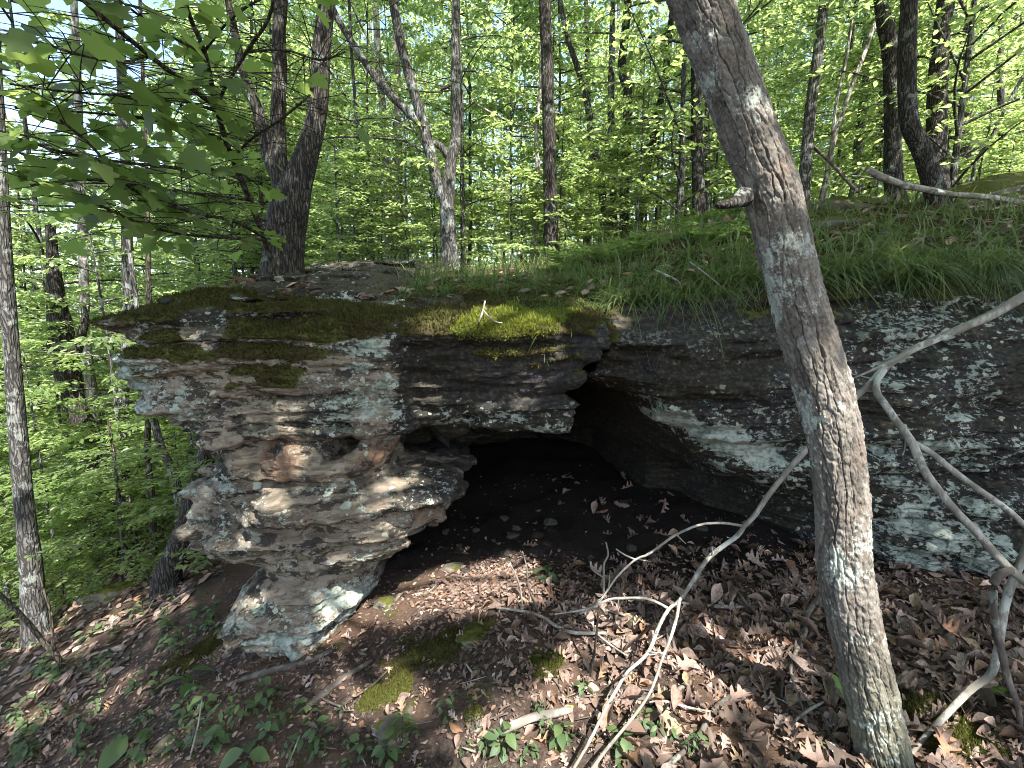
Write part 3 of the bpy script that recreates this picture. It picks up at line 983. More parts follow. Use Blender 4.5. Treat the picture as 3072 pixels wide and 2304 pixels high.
def traced_tree(label, y, stems, mat=None, crown=0, group=None, name="tree", sides=14, up=2.0, base=True, crown_at=0, crown_scale=1.0, cat="tree", y2=None, low=None, rough=.07):
    mat = mat or BARK_DARK
    g = Geo()
    tops = []
    root = None
    for k, pts in enumerate(stems):
        P, rr = px_stem(pts, y, y2)
        if k == 0:
            b = P[0].copy()
            sz = surface_z(b[0], b[1])
            b[2] = min(b[2], sz) - .18
            root = thing(name, label, cat, (float(b[0]), float(b[1]), float(b[2] + .18)), group)
            P = np.vstack([b, P])
            rr = np.concatenate([[rr[0] * 1.15], rr])
        if pts[-1][1] <= 12 and up:
            dv = (P[-1] - P[-2]) / np.linalg.norm(P[-1] - P[-2])
            dv = dv * .8 + np.array([0, 0, .35])
            P = np.vstack([P, P[-1] + dv * up * .5, P[-1] + dv * up])
            rr = np.concatenate([rr, [rr[-1] * .8, rr[-1] * .45]])
        tops.append(P[-1])
        tube_geo(g, P, rr, sides if k == 0 else max(8, sides - 4), .06, rough, k + y, flare=.35 if k == 0 else 0)
    loc = np.array(root.location)
    link("trunk", g.mesh("trunk", loc), mat, root)
    if crown is not None:
        for k, tp in enumerate(tops[:2] if crown_at == 0 else [tops[crown_at]]):
            if k and np.linalg.norm(tp - tops[0]) < 1.0:
                continue
            l, s_, H = CANOPIES[(crown + k) % len(CANOPIES)]
            q = tp - loc - np.array([0, 0, 1.2 if low is None else low])
            c = link("crown", l, None, root, tuple(q))
            c.rotation_euler[2] = y * 3 + k * 2
            c.scale = (crown_scale,) * 3
            c2 = link("branches", s_, None, root, tuple(q))
            c2.rotation_euler[2] = c.rotation_euler[2]
            c2.scale = c.scale
    return root


T = traced_tree
# on and behind the ledge
T("stout dark forked tree rooted on the ledge's mossy rim, three-stemmed, furrowed", 3.9,
  [[(283, 291, 39), (283, 275, 35), (284, 256, 34), (286, 230, 34), (290, 205, 36), (299, 177, 26), (309, 147, 21), (318, 108, 18), (322, 46, 17), (327, 0, 15)],
   [(288, 205, 22), (279, 180, 14), (268, 154, 12), (261, 120, 11), (250, 90, 10), (241, 62, 8), (232, 20, 7), (228, 0, 6)],
   [(284, 195, 18), (280, 165, 15), (278, 123, 14), (280, 70, 13), (279, 30, 12), (281, 0, 12)]], BARK_DARK, 1, sides=24, low=.4)
T("forked tree with dark foot and grey wavy upper stems, in grass behind the ledge", 6.0,
  [[(451, 274, 18), (450, 256, 16), (448, 225, 15), (447, 200, 14), (449, 180, 13), (451, 162, 11), (455.5, 139, 10), (456, 93, 9.5), (455.5, 39, 9), (456, 0, 8)],
   [(447, 205, 11), (438, 185, 10), (431.6, 157, 11), (423, 123, 10.5), (412, 85, 10), (401.5, 46, 9.5), (393, 0, 9)],
   [(424, 127, 8), (404, 108, 7.5), (380, 83, 7.5), (350, 39, 6.5), (329, 0, 6)],
   [(432, 143, 6), (440, 146, 7), (449, 158, 7)],
   [(449, 86, 3), (441, 90, 3.5), (452, 84, 4)],
   [(428, 154, 2.5), (410, 122, 2.2), (388, 82, 2), (368, 40, 1.8), (350, 0, 1.6)],
   [(424, 152, 2.4), (405, 141, 2.2), (388, 138.5, 2), (341, 137, 1.8), (300, 143, 1.4)],
   [(412, 130, 1.6), (385, 118, 1.5), (341, 120, 1.2), (320, 112, 1)],
   [(454, 90, 1.6), (430, 92, 1.5), (402, 88, 1.3), (370, 76, 1)]], BARK_GREY, 2, sides=16, low=.2)
T("straight slim tree speckled with grey lichen, standing alone right of the grey forked tree", 6.5,
  [[(552, 266, 15), (551.5, 250, 14), (550.5, 200, 13.5), (549.6, 154, 13), (548, 93, 12.5), (546, 40, 12), (545, 0, 12)]], BARK_DARK, 0, sides=16, low=.2)
T("slender grey tree leaning left, leftmost of the close clump behind the grass", 8.2,
  [[(611, 248, 9), (600.5, 185, 7.5), (591, 123, 7), (580.5, 77, 6), (568, 39, 5.5), (560, 0, 5)]], BARK_GREY, 3)
T("thin upright tree second from the left in the close clump behind the grass", 8.5,
  [[(614, 247, 7.5), (613, 185, 7), (611, 108, 7), (612, 46, 6), (613, 0, 5)]], BARK_GREY, None)
T("kinked dark tree in the clump behind the grass, elbowed near its top", 7.8,
  [[(625, 250, 10), (624.5, 185, 9), (627, 139, 8.5), (627.6, 93, 8.5), (622, 69, 8), (626, 23, 8), (628, 0, 8)]], BARK_DARK, 1)
T("dark slim tree leaning right, rightmost of the clump behind the grass", 8.0,
  [[(637, 242, 8), (644, 185, 7), (654.6, 131, 7), (665, 77, 6.5), (670, 31, 6), (673, 0, 5)]], BARK_DARK, None)
T("brown straight tree half hidden behind the left side of the leaning foreground trunk", 6.8,
  [[(700, 232, 13), (698, 180, 12), (697, 139, 11), (696.5, 92, 10.5), (696, 30, 10), (695, 0, 10)], [(699, 140, 4), (690, 138, 4), (682, 134, 3)]], BARK_DARK, 3)
T("thin stem close beside the brown tree behind the leaning foreground trunk", 7.4, [[(708, 231, 5.5), (707, 162, 5), (707, 100, 4.5), (706, 0, 4)]], BARK_GREY, None)
T("tall mottled tree just right of the leaning foreground trunk, tilting right", 6.5,
  [[(803, 192, 12), (804.5, 182, 11), (810.7, 108, 10.5), (817, 62, 10), (824.6, 0, 9)]], BARK_GREY, 0)
T("thin wavy pale sapling with a low fork, beside the tall mottled right-hand tree", 6.6,
  [[(822, 200, 6), (826, 180, 5), (834, 139, 5), (849, 93, 4), (862, 60, 4), (875, 23, 3.5), (884, 0, 3)], [(832, 145, 4), (836, 105, 3), (846, 60, 3), (852, 20, 2.5)]], BARK_PALE, None)
T("grey-green tree with a crooked top branch, left of the broken-topped tree", 8.5,
  [[(855, 195, 11), (857, 180, 10), (860, 131, 8.5), (866, 77, 6.5), (864, 50, 5), (872, 20, 4), (880, 0, 3)], [(865, 66, 3.5), (876, 58, 3), (890, 50, 2)]], BARK_GREY, 2)
T("slim mossy stem close behind the broken-topped tree", 8.8, [[(873, 182, 8), (876, 150, 7), (881.7, 108, 6), (884, 60, 5), (886, 0, 5)]], BARK_GREY, None)
T("upright brown tree with a snapped, splintered top among the right-hand trees", 6.0,
  [[(897, 214, 18), (894, 190, 16), (892.5, 154, 15), (892.5, 77, 14.5), (890, 46, 15), (884, 20, 14), (878, -6, 9)],
   [(880, 22, 1.5), (890, 35, 2.5), (899, 42, 1.2)]], BARK_DARK, None, up=0)
T("bowed brown tree bending sharply near its foot, across a grey fallen log", 5.0,
  [[(944, 232, 21), (940, 212, 20), (935.7, 193, 18), (923.4, 154, 17), (911, 128, 16), (907, 100, 15), (907.5, 46, 15), (909, 0, 14)]], BARK_DARK, 0, sides=16)
T("straight dark tree behind the bowed tree, ridged and vine-scarred", 6.6,
  [[(936, 190, 20), (936, 160, 17), (936.5, 123, 16.5), (939, 62, 15.5), (942, 30, 14), (946, 0, 14)], [(934, 55, 2), (941, 80, 2.5), (946, 130, 3), (948, 165, 3)]], BARK_DARK, 1)
T("blue-grey distant tree on the upper slope right of the straight dark tree", 8.6, [[(963, 175, 11), (965, 150, 10), (968, 93, 8.5), (969, 40, 8), (971, 0, 7)]], BARK_GREY, 3)
T("faint slender tree near the photo's right edge on the upper slope", 9.0, [[(1003, 165, 7), (1002, 120, 6), (1000, 60, 5), (1003, 0, 5)]], BARK_GREY, 2)
T("thin leaning grey stem in front of the right-edge foliage", 6.5, [[(975, 165, 3), (990, 140, 3), (1010, 100, 3), (1024, 75, 3)]], BARK_GREY, None, up=0, name="sapling", cat="sapling")
T("pale-barked tree base between the two forked trees, sunlit", 9.5, [[(392, 292, 12), (391, 270, 11), (388, 220, 9), (386, 150, 8), (380, 80, 7), (375, 0, 6)]], BARK_PALE, 1)
T("white-stemmed tree close beside the sunlit pale tree between the forked trees", 10.0, [[(403, 290, 10), (402, 260, 9), (399, 200, 8), (398, 120, 7), (396, 0, 6)]], BARK_PALE, None)
T("thin pole-like sapling right of the stout forked tree, bare low down", 7.5, [[(374, 288, 5), (371, 250, 4.5), (366, 190, 4), (358, 130, 3.5), (352, 60, 3), (349, 0, 3)]], BARK_GREY, None, name="sapling", cat="sapling")
T("grey sapling with bare dead side limbs, left of the straight lichen-speckled tree", 7.2,
  [[(532, 262, 6), (537, 215, 5.5), (538, 170, 5), (536, 140, 4), (540, 90, 3.5), (542, 0, 3)], [(537, 188, 3), (525, 183, 2.5), (510, 186, 2), (494, 192, 1.4)], [(538, 198, 2.5), (523, 201, 2), (508, 203, 1.3)], [(540, 128, 2), (515, 124, 2), (490, 112, 2), (470, 100, 1.5)]], BARK_PALE, None, name="sapling", cat="sapling")
T("dim thin tree between the straight lichen-speckled tree and the clump", 10.5, [[(588, 256, 7), (589, 200, 6), (590, 150, 5), (588, 80, 5), (586, 0, 4)]], BARK_GREY, 3)
# down the slope to the left of the ledge
gA = on_ground(36, 642)
T("sun-splashed slender tree at the photo's left edge, its foot bleached white by the sun", float(gA[1]),
  [[(40, 648, 23), (36, 628, 20), (33, 600, 18), (31, 570, 17), (26, 520, 15.5), (20, 455, 14), (14, 379, 13), (9, 318, 12), (4.6, 256, 12), (-2, 120, 10), (-8, 0, 9)]], BARK_GREY, 0, sides=18, low=-.6)
gB = on_ground(116, 560)
T("thick rotting tree with flaking bark and a broken limb, left of the ledge", float(gB[1]),
  [[(118, 566, 30), (112, 548, 25), (104, 520, 22), (97, 480, 19), (89.5, 441, 18), (77, 410, 19), (69, 379, 20), (62, 341, 20), (57, 300, 15), (54, 270, 12), (50, 225, 8)],
   [(68, 372, 10), (56, 355, 8), (46, 343, 7), (38, 336, 4)], [(70, 375, 8), (80, 341, 7), (85, 318, 6), (82, 302, 4)]], BARK_DARK, None, sides=18, up=0, rough=.14)
T("pale slim tree just behind the rotting tree left of the ledge", 6.8, [[(101, 480, 10), (97, 440, 9), (91, 387, 9), (86, 340, 8), (84, 280, 8), (80, 150, 7), (74, 0, 6)]], BARK_PALE, 3)
T("grey tree rising behind the ledge's left corner", 5.6, [[(122, 470, 9), (123, 403, 9), (127, 340, 9), (129, 300, 10), (128, 271, 10), (126, 180, 9), (122, 80, 8), (118, 0, 7)]], BARK_GREY, 2)
T("dark thin straight sapling seen under the ledge's left overhang", 4.6, [[(154, 556, 6.5), (152, 503, 6), (148, 457, 5.5), (148, 410, 5), (149, 330, 5), (147, 200, 4), (140, 0, 3)]], TWIG_M, None, name="sapling", cat="sapling")
T("curved grey-green sapling seen under the ledge's left overhang, right of the dark thin one", 4.4, [[(182, 540, 9), (180, 505, 8.5), (173, 472, 8), (162, 449, 7), (152, 410, 6), (143, 350, 5), (128, 240, 4)]], BARK_GREY, None, name="sapling", cat="sapling", up=0)
T("stub of a furrowed trunk showing between the ledge's overhang and pedestal", 3.9, [[(168, 575, 22), (186, 530, 20), (199, 487, 19), (208, 452, 18), (216, 420, 16), (224, 380, 14)]], BARK_DARK, None, sides=18, up=0)
T("wispy sapling with a bare bent stem on the leafy slope left of the pedestal", float(on_ground(132, 574)[1]), [[(133, 576, 4.5), (131, 560, 4), (123, 543, 4), (119, 512, 3.5), (116, 470, 3), (108, 420, 2)]], TWIG_M, None, name="sapling", cat="sapling", up=0)
T("dark bent leafless sapling on the near left slope", float(on_ground(62, 668)[1]), [[(62, 670, 5), (56, 655, 5), (46, 645, 4.5), (23, 617, 4), (0, 595, 4), (-20, 580, 3)], [(54, 652, 3), (50, 610, 2.5), (42, 585, 2), (36, 560, 1.5)]], TWIG_M, None, name="sapling", cat="sapling", up=0)

# ------------------------------------------------------------------ leaning foreground trunk
FT = [(893, 800, 57), (887, 768, 55), (876, 713, 55), (865, 666, 54), (854.7, 620, 55), (845.5, 566, 56), (844, 512, 54.5), (838, 457, 54), (826, 395, 55), (803, 318, 56), (787, 256, 57), (773, 193, 60), (749, 128, 60), (728, 69, 60), (702, 0, 62), (672, -70, 60), (640, -140, 54)]
P, rr = [], []
for i, (px, py, wd) in enumerate(FT):
    d = np.interp(i, [0, len(FT) - 1], [1.72, 1.60])
    P.append(at_d(px - 1.5, py, d))
    rr.append(.5 * wd * .865 * d / FPX)
P, rr = np.array(P), np.array(rr)
foot = P[0].copy()
fdir = P[0] - P[1]
foot = P[0] + fdir / np.linalg.norm(fdir) * .22
foot[2] = min(foot[2], float(ground_z(foot[0], foot[1])) - .12)
P = np.vstack([foot, P, P[-1] + (P[-1] - P[-2]) * 2.0 + np.array([0, 0, .4]), P[-1] + (P[-1] - P[-2]) * 4 + np.array([0, 0, 1.6])])
rr = np.concatenate([[rr[0] * 1.25], rr, [rr[-1] * .85, rr[-1] * .6]])
FG = thing("leaning_tree", "thick rough-barked foreground trunk leaning left across the view, mottled with pale lichen", "tree", tuple(foot + [0, 0, .12]))


def bark_cells(u, v, seed, nu):
    """jittered plates wrapping round the trunk: distance to the plate's edge, its random number, how upright that edge is"""
    uu = u * nu
    iu, iv = np.floor(uu).astype(int), np.floor(v).astype(int)
    t1 = np.random.default_rng(seed).uniform(0, 1, (nu, 512, 3))
    best, sec = np.full(u.shape, 9.0), np.full(u.shape, 9.0)
    b = [np.zeros(u.shape) for _ in range(5)]
    for a in (-1, 0, 1):
        for c in (-1, 0, 1):
            cu, cv = iu + a, iv + c
            r = t1[cu % nu, cv % 512]
            du = uu - (cu + r[..., 0])
            dv = (v - (cv + r[..., 1])) * .8
            dd = np.hypot(du, dv)
            m1 = dd < best
            m2 = ~m1 & (dd < sec)
            b[2] = np.where(m1, b[0], np.where(m2, du, b[2]))
            b[3] = np.where(m1, b[1], np.where(m2, dv, b[3]))
            sec = np.where(m1, best, np.where(m2, dd, sec))
            b[0] = np.where(m1, du, b[0])
            b[1] = np.where(m1, dv, b[1])
            b[4] = np.where(m1, r[..., 2], b[4])
            best = np.where(m1, dd, best)
    gx_, gy_ = np.abs(b[0] - b[2]), np.abs(b[1] - b[3])
    return sec - best, b[4], gx_ / (gx_ + gy_ + 1e-6)


def foreground_trunk():
    sides = 300
    V, F = tube(P, rr, sides, .0042, .0, 0, cap=False)
    n = len(V) // sides
    V = V.reshape(n, sides, 3)
    C = V.mean(1, keepdims=True)
    D = V - C
    Rad = np.linalg.norm(D, axis=2, keepdims=True)
    D = D / Rad
    s = np.concatenate([[0], np.cumsum(np.linalg.norm(np.diff(C[:, 0], axis=0), axis=1))])
    u = np.tile(np.arange(sides) / sides, (n, 1))
    ss = np.tile(s[:, None], (1, sides))
    ca, sa = np.cos(u * 2 * np.pi), np.sin(u * 2 * np.pi)
    wu = .020 * NZ(ca * 2.2, sa * 2.2, ss * 6) + .011 * NZ2(ca * 5, sa * 5, ss * 17) + .005 * NZ(ca * 11, sa * 11, ss * 45)
    wv = .55 * NZ2(ca * 2.5, sa * 2.5, ss * 5) + .30 * NZ(ca * 6, sa * 6, ss * 22) + .12 * NZ2(ca * 13, sa * 13, ss * 50)
    e, idv, vert = bark_cells((u + wu) % 1.0, ss * 11 + wv, 5, 19)
    e2, id2, vert2 = bark_cells((u + 1.4 * wu) % 1.0, ss * 46 + 2.2 * wv, 9, 34)
    reg = .45 + .55 * sstep(-.3, .25, NZ2(ca * 2, sa * 2, ss * 4 + 4))
    fis = (1 - sstep(.0, .17, e)) * (.14 + .86 * vert ** 1.3) * reg
    f4 = (1 - sstep(.0, .16, e2)) * (.5 + .5 * vert2)
    fine = fbm(ca * 9, sa * 9, ss * 90, 3)
    flake = np.clip(4 * NZ(ca * 8, sa * 8 + wu, ss * 48), -1, 1)
    depth = -.0135 * fis - .0026 * f4 + .0034 * (idv - .5) + .0022 * (id2 - .5) + .0012 * flake + .0022 * fine
    depth = depth + .005 * NZ(ca * 1.2, sa * 1.2, ss * 1.8) + .004 * NZ2(ca * 2.5, sa * 2.5, ss * 5)
    # lower bark is tighter and smoother
    V2 = C + D * (Rad + depth[..., None])
    i = np.arange(n - 1)[:, None] * sides
    j = np.arange(sides)[None]
    k = (j + 1) % sides
    Fq = np.stack([i + j, i + k, i + sides + k, i + sides + j], -1).reshape(-1, 4)
    attrs = dict(fissure=fis.ravel(), plate=idv.ravel(), along=ss.ravel())
    return V2.reshape(-1, 3), Fq, attrs


def fg_bark():
    m = Mat("rough_plated_bark")
    fine = m.noise(70, 6, .7)
    mid = m.noise(14, 5, .62)
    pl = m.attr("plate")
    c = m.ramp(m.math('ADD', m.math('MULTIPLY', fine, .75), m.math('MULTIPLY', m.math('SUBTRACT', pl, .5), .22)), [(.22, (.060, .052, .043)), (.42, (.145, .128, .107)), (.6, (.225, .205, .178)), (.8, (.30, .28, .25))])
    c = m.mix(m.math('MULTIPLY', m.step(mid, .52, .64), .55), c, (.15, .115, .092))
    c = m.mix(m.step(m.attr("fissure"), .35, .95), c, (.048, .039, .032))
    al = m.step(m.math('ADD', m.attr("along"), m.math('MULTIPLY', mid, -.5)), .75, .2)
    c = m.mix(m.math('MULTIPLY', al, .6), c, m.mix(fine, (.06, .06, .035), (.20, .20, .13)))
    ln = m.noise(4.4, 7, .68)
    lf = m.step(m.math('ADD', ln, m.math('MULTIPLY', m.math('SUBTRACT', fine, .5), .4)), .57, .63)
    c = m.mix(m.math('MULTIPLY', lf, .8), c, m.mix(fine, (.24, .265, .22), (.38, .40, .35)))
    h = m.math('ADD', m.math('MULTIPLY', fine, .6), m.math('MULTIPLY', mid, .3))
    return m.surf(c, .9, m.bump(h, .8, .006), .15)


V_, F_, A_ = foreground_trunk()
FG_BARK = fg_bark()
part("trunk", V_, F_, FG_BARK, FG, attrs=A_)
g = Geo()
st0 = at_d(745, 197, 1.60)
V_, F_ = tube([st0, at_d(733, 203, 1.55), at_d(722, 205, 1.52), at_d(717, 206, 1.515)], [.030, .022, .021, .017], 14, .008, .22, 4)
tube_geo(g, [st0, at_d(733, 203, 1.55), at_d(722, 205, 1.52), at_d(717, 206, 1.515)], [.032, .015, .012, .009], 14, .006, .22, 4)
link("broken_branch_stub", g.mesh("broken_branch_stub", tuple(FG.location)), BARK_DARK, FG)
FG_TOP = P[-1].copy()

# ------------------------------------------------------------------ understory and woodland
rgb = np.random.default_rng(77)


def leafy(name, label, cat, x, y, k, sc, group, z=None):
    l, s_, H = SAPLINGS[k]
    z = surface_z(x, y) if z is None else z
    r = thing(name, label, cat, (x, y, z - .05), group)
    r.rotation_euler[2] = rgb.uniform(0, 6.28)
    r.scale = (sc, sc, sc * rgb.uniform(.9, 1.15))
    link("trunk", s_, None, r)
    link("crown", l, None, r)
    return r


def fill(n, ylo, yhi, xlo, xhi, ks, smin_, smax_, label, group, avoid=()):
    c = 0
    while c < n:
        y = rgb.uniform(ylo, yhi)
        q = rgb.uniform(xlo, xhi)
        if any(a < q < b and y < yy for a, b, yy in avoid):
            continue
        leafy("understory_tree", label, "sapling", q * y, y, int(rgb.choice(ks)), rgb.uniform(smin_, smax_), group)
        c += 1


HILL = "slender leafy understory tree in the sunlit woods behind the ledge"
VALE = "slender leafy understory tree in the sunlit hollow left of the ledge"
fill(20, 6.8, 9.5, -.5, 1.15, (0, 3, 4), .55, .95, HILL, "understory trees behind the ledge")
fill(36, 9.5, 13, -.6, 1.2, (0, 1, 2, 4), .8, 1.25, HILL, "understory trees behind the ledge")
fill(46, 13, 20, -.7, 1.2, (1, 2, 4, 5), 1.1, 1.7, HILL, "understory trees behind the ledge")
fill(14, 4.8, 7.5, -1.3, -.72, (0, 3, 4), .6, 1.0, VALE, "understory trees in the hollow")
fill(30, 7.5, 14, -1.3, -.5, (0, 1, 2, 4, 5), .9, 1.4, VALE, "understory trees in the hollow")
fill(22, 14, 20, -1.2, -.45, (1, 2, 4, 5), 1.3, 1.9, VALE, "understory trees in the hollow")


def woodland():
    """the far wood that closes the view: leaf clusters through a deep belt, and its stems"""
    rg = np.random.default_rng(4)
    n = 62000
    r = rg.uniform(20, 42, n)
    a = rg.uniform(-1.05, 1.05, n)
    x, y = r * np.sin(a), r * np.cos(a)
    gz = ground_z(x, y)
    den = NZ(x * .35, y * .35, 1.0)
    hz = rg.uniform(0, 1, n) ** 1.25 * (15 + 4 * den)
    keep = NZ2(x * .5, y * .5, hz * .5) > -.18 - .5 * sstep(7, 3, hz)
    P = np.stack([x, y, gz + hz], 1)[keep]
    n = 26000                                   # the brushy floor of the wood
    r, a = rg.uniform(15, 36, n), rg.uniform(-1.05, 1.05, n)
    x, y = r * np.sin(a), r * np.cos(a)
    P = np.vstack([P, np.stack([x, y, ground_z(x, y) + rg.uniform(.1, 1, n) ** 1.4 * 4.2], 1)])
    V, F = leaf_cloud(P, rg.uniform(0, 6.28, len(P)), np.full(len(P), .30), rg, .3, .6)
    o = link("woodland", mesh_np("woodland", V, F), LEAF_FAR)
    tag(o, "sunlit far woodland closing the view behind the nearer trees", "woodland", kind='stuff')
    g = Geo()
    for i in range(130):
        rr_, aa = rg.uniform(19, 38), rg.uniform(-1.0, 1.0)
        x, y = rr_ * np.sin(aa), rr_ * np.cos(aa)
        z = float(ground_z(x, y))
        dx, dy = rg.normal(0, .6, 2)
        tube_geo(g, [(x, y, z - .2), (x + dx * .4, y + dy * .4, z + 5), (x + dx, y + dy, z + 13)], [rg.uniform(.07, .16), .08, .04], 6, 1.5, .1, i, cap=False)
    o2 = link("woodland_stems", g.mesh("woodland_stems"), BARK_GREY)
    tag(o2, "far-off grey stems of the woodland behind the nearer trees", "woodland", kind='stuff')


woodland()

# ------------------------------------------------------------------ overhanging maple sapling, upper left
MAPLE_V, MAPLE_F = maple_leaf()
MS = thing("maple_sapling", "young maple beside the stout forked tree, its dark broad leaves hanging across the upper left", "sapling", tuple(at_y(291, 303, 3.35)))
gs = Geo()
LP, LY, LPitch, LS = [], [], [], []
rgm = np.random.default_rng(31)
main = [(291, 303, 7, 3.35), (281, 280, 6.5, 3.3), (270, 255, 6, 3.25), (265, 239, 6, 3.2), (247, 193, 5.5, 3.0), (228, 147, 5, 2.8), (216, 105, 5, 2.6), (205, 54, 4.5, 2.4), (191, 20, 4, 2.25), (176, -25, 4, 2.1)]
brs = [[(217, 108, 4.5, 2.6), (193, 89.5, 4.5, 2.4), (154, 59, 4.5, 2.15), (116, 28, 4.5, 1.95), (83, 0, 4.5, 1.85), (40, -40, 4, 1.75)],
       [(217, 108, 3, 2.6), (224, 90, 3, 2.55), (247, 51, 3, 2.4), (268, 20, 3, 2.3), (276, -15, 2.5, 2.2)],
       [(266, 238, 3.5, 3.2), (235, 222, 3, 2.9), (200, 214, 3, 2.6), (154, 200, 3, 2.3), (116, 177, 3, 2.1), (93, 147, 2.5, 2.0), (60, 120, 2.5, 1.9)],
       [(243, 180, 3, 2.95), (215, 170, 2.5, 2.7), (180, 168, 2.5, 2.45), (130, 163, 2.5, 2.2), (75, 155, 2.5, 2.0), (20, 140, 2, 1.85)],
       [(226, 140, 2.5, 2.75), (190, 128, 2.5, 2.5), (140, 118, 2.5, 2.3), (80, 112, 2, 2.1), (15, 108, 2, 1.9)],
       [(266, 240, 3, 3.2), (225, 238, 2.5, 2.8), (170, 232, 2.5, 2.5), (120, 215, 2.5, 2.2), (70, 188, 2.5, 2.0)],
       [(205, 54, 2.5, 2.4), (160, 30, 2.5, 2.2), (120, 0, 2, 2.0), (90, -30, 2, 1.9)],
       [(150, 56, 2, 2.15), (120, 62, 2, 2.0), (80, 55, 2, 1.8), (30, 40, 2, 1.65), (-20, 30, 2, 1.6)],
       [(218, 112, 2.5, 2.65), (180, 100, 2.5, 2.35), (130, 96, 2, 2.1), (70, 92, 2, 1.85), (10, 84, 2, 1.65)],
       [(250, 200, 2.5, 3.05), (210, 195, 2.5, 2.7), (150, 188, 2, 2.35), (90, 180, 2, 2.1), (30, 185, 2, 1.9)],
       [(232, 160, 2.5, 2.9), (250, 140, 2.5, 2.75), (280, 120, 2, 2.6), (310, 95, 2, 2.45)],
       [(247, 52, 2, 2.4), (285, 50, 2, 2.35), (320, 60, 2, 2.3), (345, 52, 1.6, 2.25)],
       [(205, 50, 2.5, 2.4), (225, 25, 2, 2.3), (250, 5, 2, 2.2), (290, -15, 2, 2.1)]]
for k, bl in enumerate([main] + brs):
    Pm = np.array([at_y(q[0], q[1], q[3]) for q in bl])
    rm = np.array([.5 * q[2] * q[3] / FPX for q in bl])
    tube_geo(gs, Pm, rm, 7, .05, .06, k)
    if k == 0:
        continue
    C, _ = catmull(Pm, rm, 60)
    L = np.sum(np.linalg.norm(np.diff(C, axis=0), axis=1))
    for q in range(int(L * 36)):
        t = rgm.uniform(.12, 1)
        c = C[int(t * 59)]
        az = rgm.uniform(0, 6.28)
        l2 = rgm.uniform(.10, .60)
        e = c + np.array([np.cos(az) * l2, np.sin(az) * l2 * .8, rgm.normal(-.02, .06)])
        tube_geo(gs, [c, (c + e) / 2 + [0, 0, .02], e], [.0025, .002, .0012], 4, None, cap=False)
        for f in (1, .72, .5):
            if rgm.uniform() < (.62 if f == 1 else .42):
                LP.append(c + (e - c) * f + [0, 0, -.01])
                LY.append(az + rgm.normal(0, .8))
                LPitch.append(.35 + rgm.normal(0, .35))
                LS.append(rgm.uniform(.055, .125))
LP = np.array(LP)
dd_ = (LP[:, 1] * CP - (LP[:, 2] - CAM_H) * SP)
thin = ((LP[:, 0] / dd_ * FPX + 512) > 232) & (LP[:, 2] > 1.9) & (rgm.uniform(0, 1, len(LP)) < .72)      # few leaves left of the forked tree's stems
LP, LY, LPitch, LS = LP[~thin], np.array(LY)[~thin], np.array(LPitch)[~thin], np.array(LS)[~thin]
n = len(LP)
M = rot_mats(np.array(LY), np.array(LPitch), rgm.normal(0, .4, n))
V_, F_ = scatter(MAPLE_V, MAPLE_F, np.array(LP), M, np.array(LS))
link("stem", gs.mesh("stem", tuple(MS.location)), TWIG_M, MS)
part("foliage", V_, F_, LEAF_SHADE, MS)
# ------------------------------------------------------------------ neighbouring trees behind and right of the camera: they shade the foreground
def sunspot(px, py, y, r):
    return at_y(px, py, y), r


SPOTS = [sunspot(500, 322, 2.5, .17), sunspot(462, 326, 2.5, .13), sunspot(535, 335, 2.5, .10), sunspot(590, 300, 2.8, .09), sunspot(605, 312, 2.7, .06),
         sunspot(294, 443, 2.36, .035), sunspot(293, 468, 2.36, .05), sunspot(278, 500, 2.3, .06), sunspot(335, 520, 2.3, .05), sunspot(400, 470, 2.4, .05), sunspot(420, 500, 2.35, .07), sunspot(300, 590, 2.35, .05), sunspot(410, 552, 2.4, .05), sunspot(360, 565, 2.33, .045), sunspot(240, 540, 2.3, .04),
         sunspot(470, 570, 2.85, .11), sunspot(500, 583, 2.75, .13), sunspot(440, 592, 2.7, .09), sunspot(482, 592, 2.7, .10), sunspot(528, 548, 3.0, .05)]
for px, py, r in ((625, 628, .10), (660, 622, .08), (690, 668, .09), (655, 690, .10), (610, 655, .05), (560, 690, .07), (640, 735, .13), (590, 720, .09), (510, 730, .09), (790, 720, .08), (745, 690, .05), (760, 650, .04), (400, 690, .08), (385, 683, .05), (345, 625, .06),
                  (370, 610, .06), (330, 700, .03), (560, 750, .06), (470, 760, .04), (700, 735, .05), (815, 745, .07), (940, 735, .05), (120, 690, .04), (170, 600, .10), (130, 612, .12), (85, 640, .12), (40, 690, .06), (30, 720, .05)):
    SPOTS.append((on_ground(px, py), r))
for px, py, r in ((856, 470, .05), (858, 500, .07), (858, 535, .08), (862, 565, .06), (853, 432, .045), (845, 402, .035)):
    SPOTS.append((at_d(px, py, 1.60), r))
for px, py, r in ((33, 600, .16), (36, 625, .18), (28, 560, .07), (10, 330, .10), (14, 370, .1), (105, 540, .14), (100, 510, .10)):
    SPOTS.append((at_y(px, py, float(gA[1] if px < 60 else gB[1])), r))


def punch(P):
    """gaps in the leaves along the sun's way to its spots"""
    keep = np.ones(len(P), bool)
    for c, r in SPOTS:
        d = P - c
        t = d @ SUN
        e = d - t[:, None] * SUN
        dist = np.linalg.norm(e, axis=1)
        wob = 1 + .5 * NZ(e[:, 0] * 14 + c[0] * 9, e[:, 1] * 14 + c[1] * 9, e[:, 2] * 14)
        keep &= ~((dist < (r * 1.15 + .11) * wob) & (t > 0))
    return keep


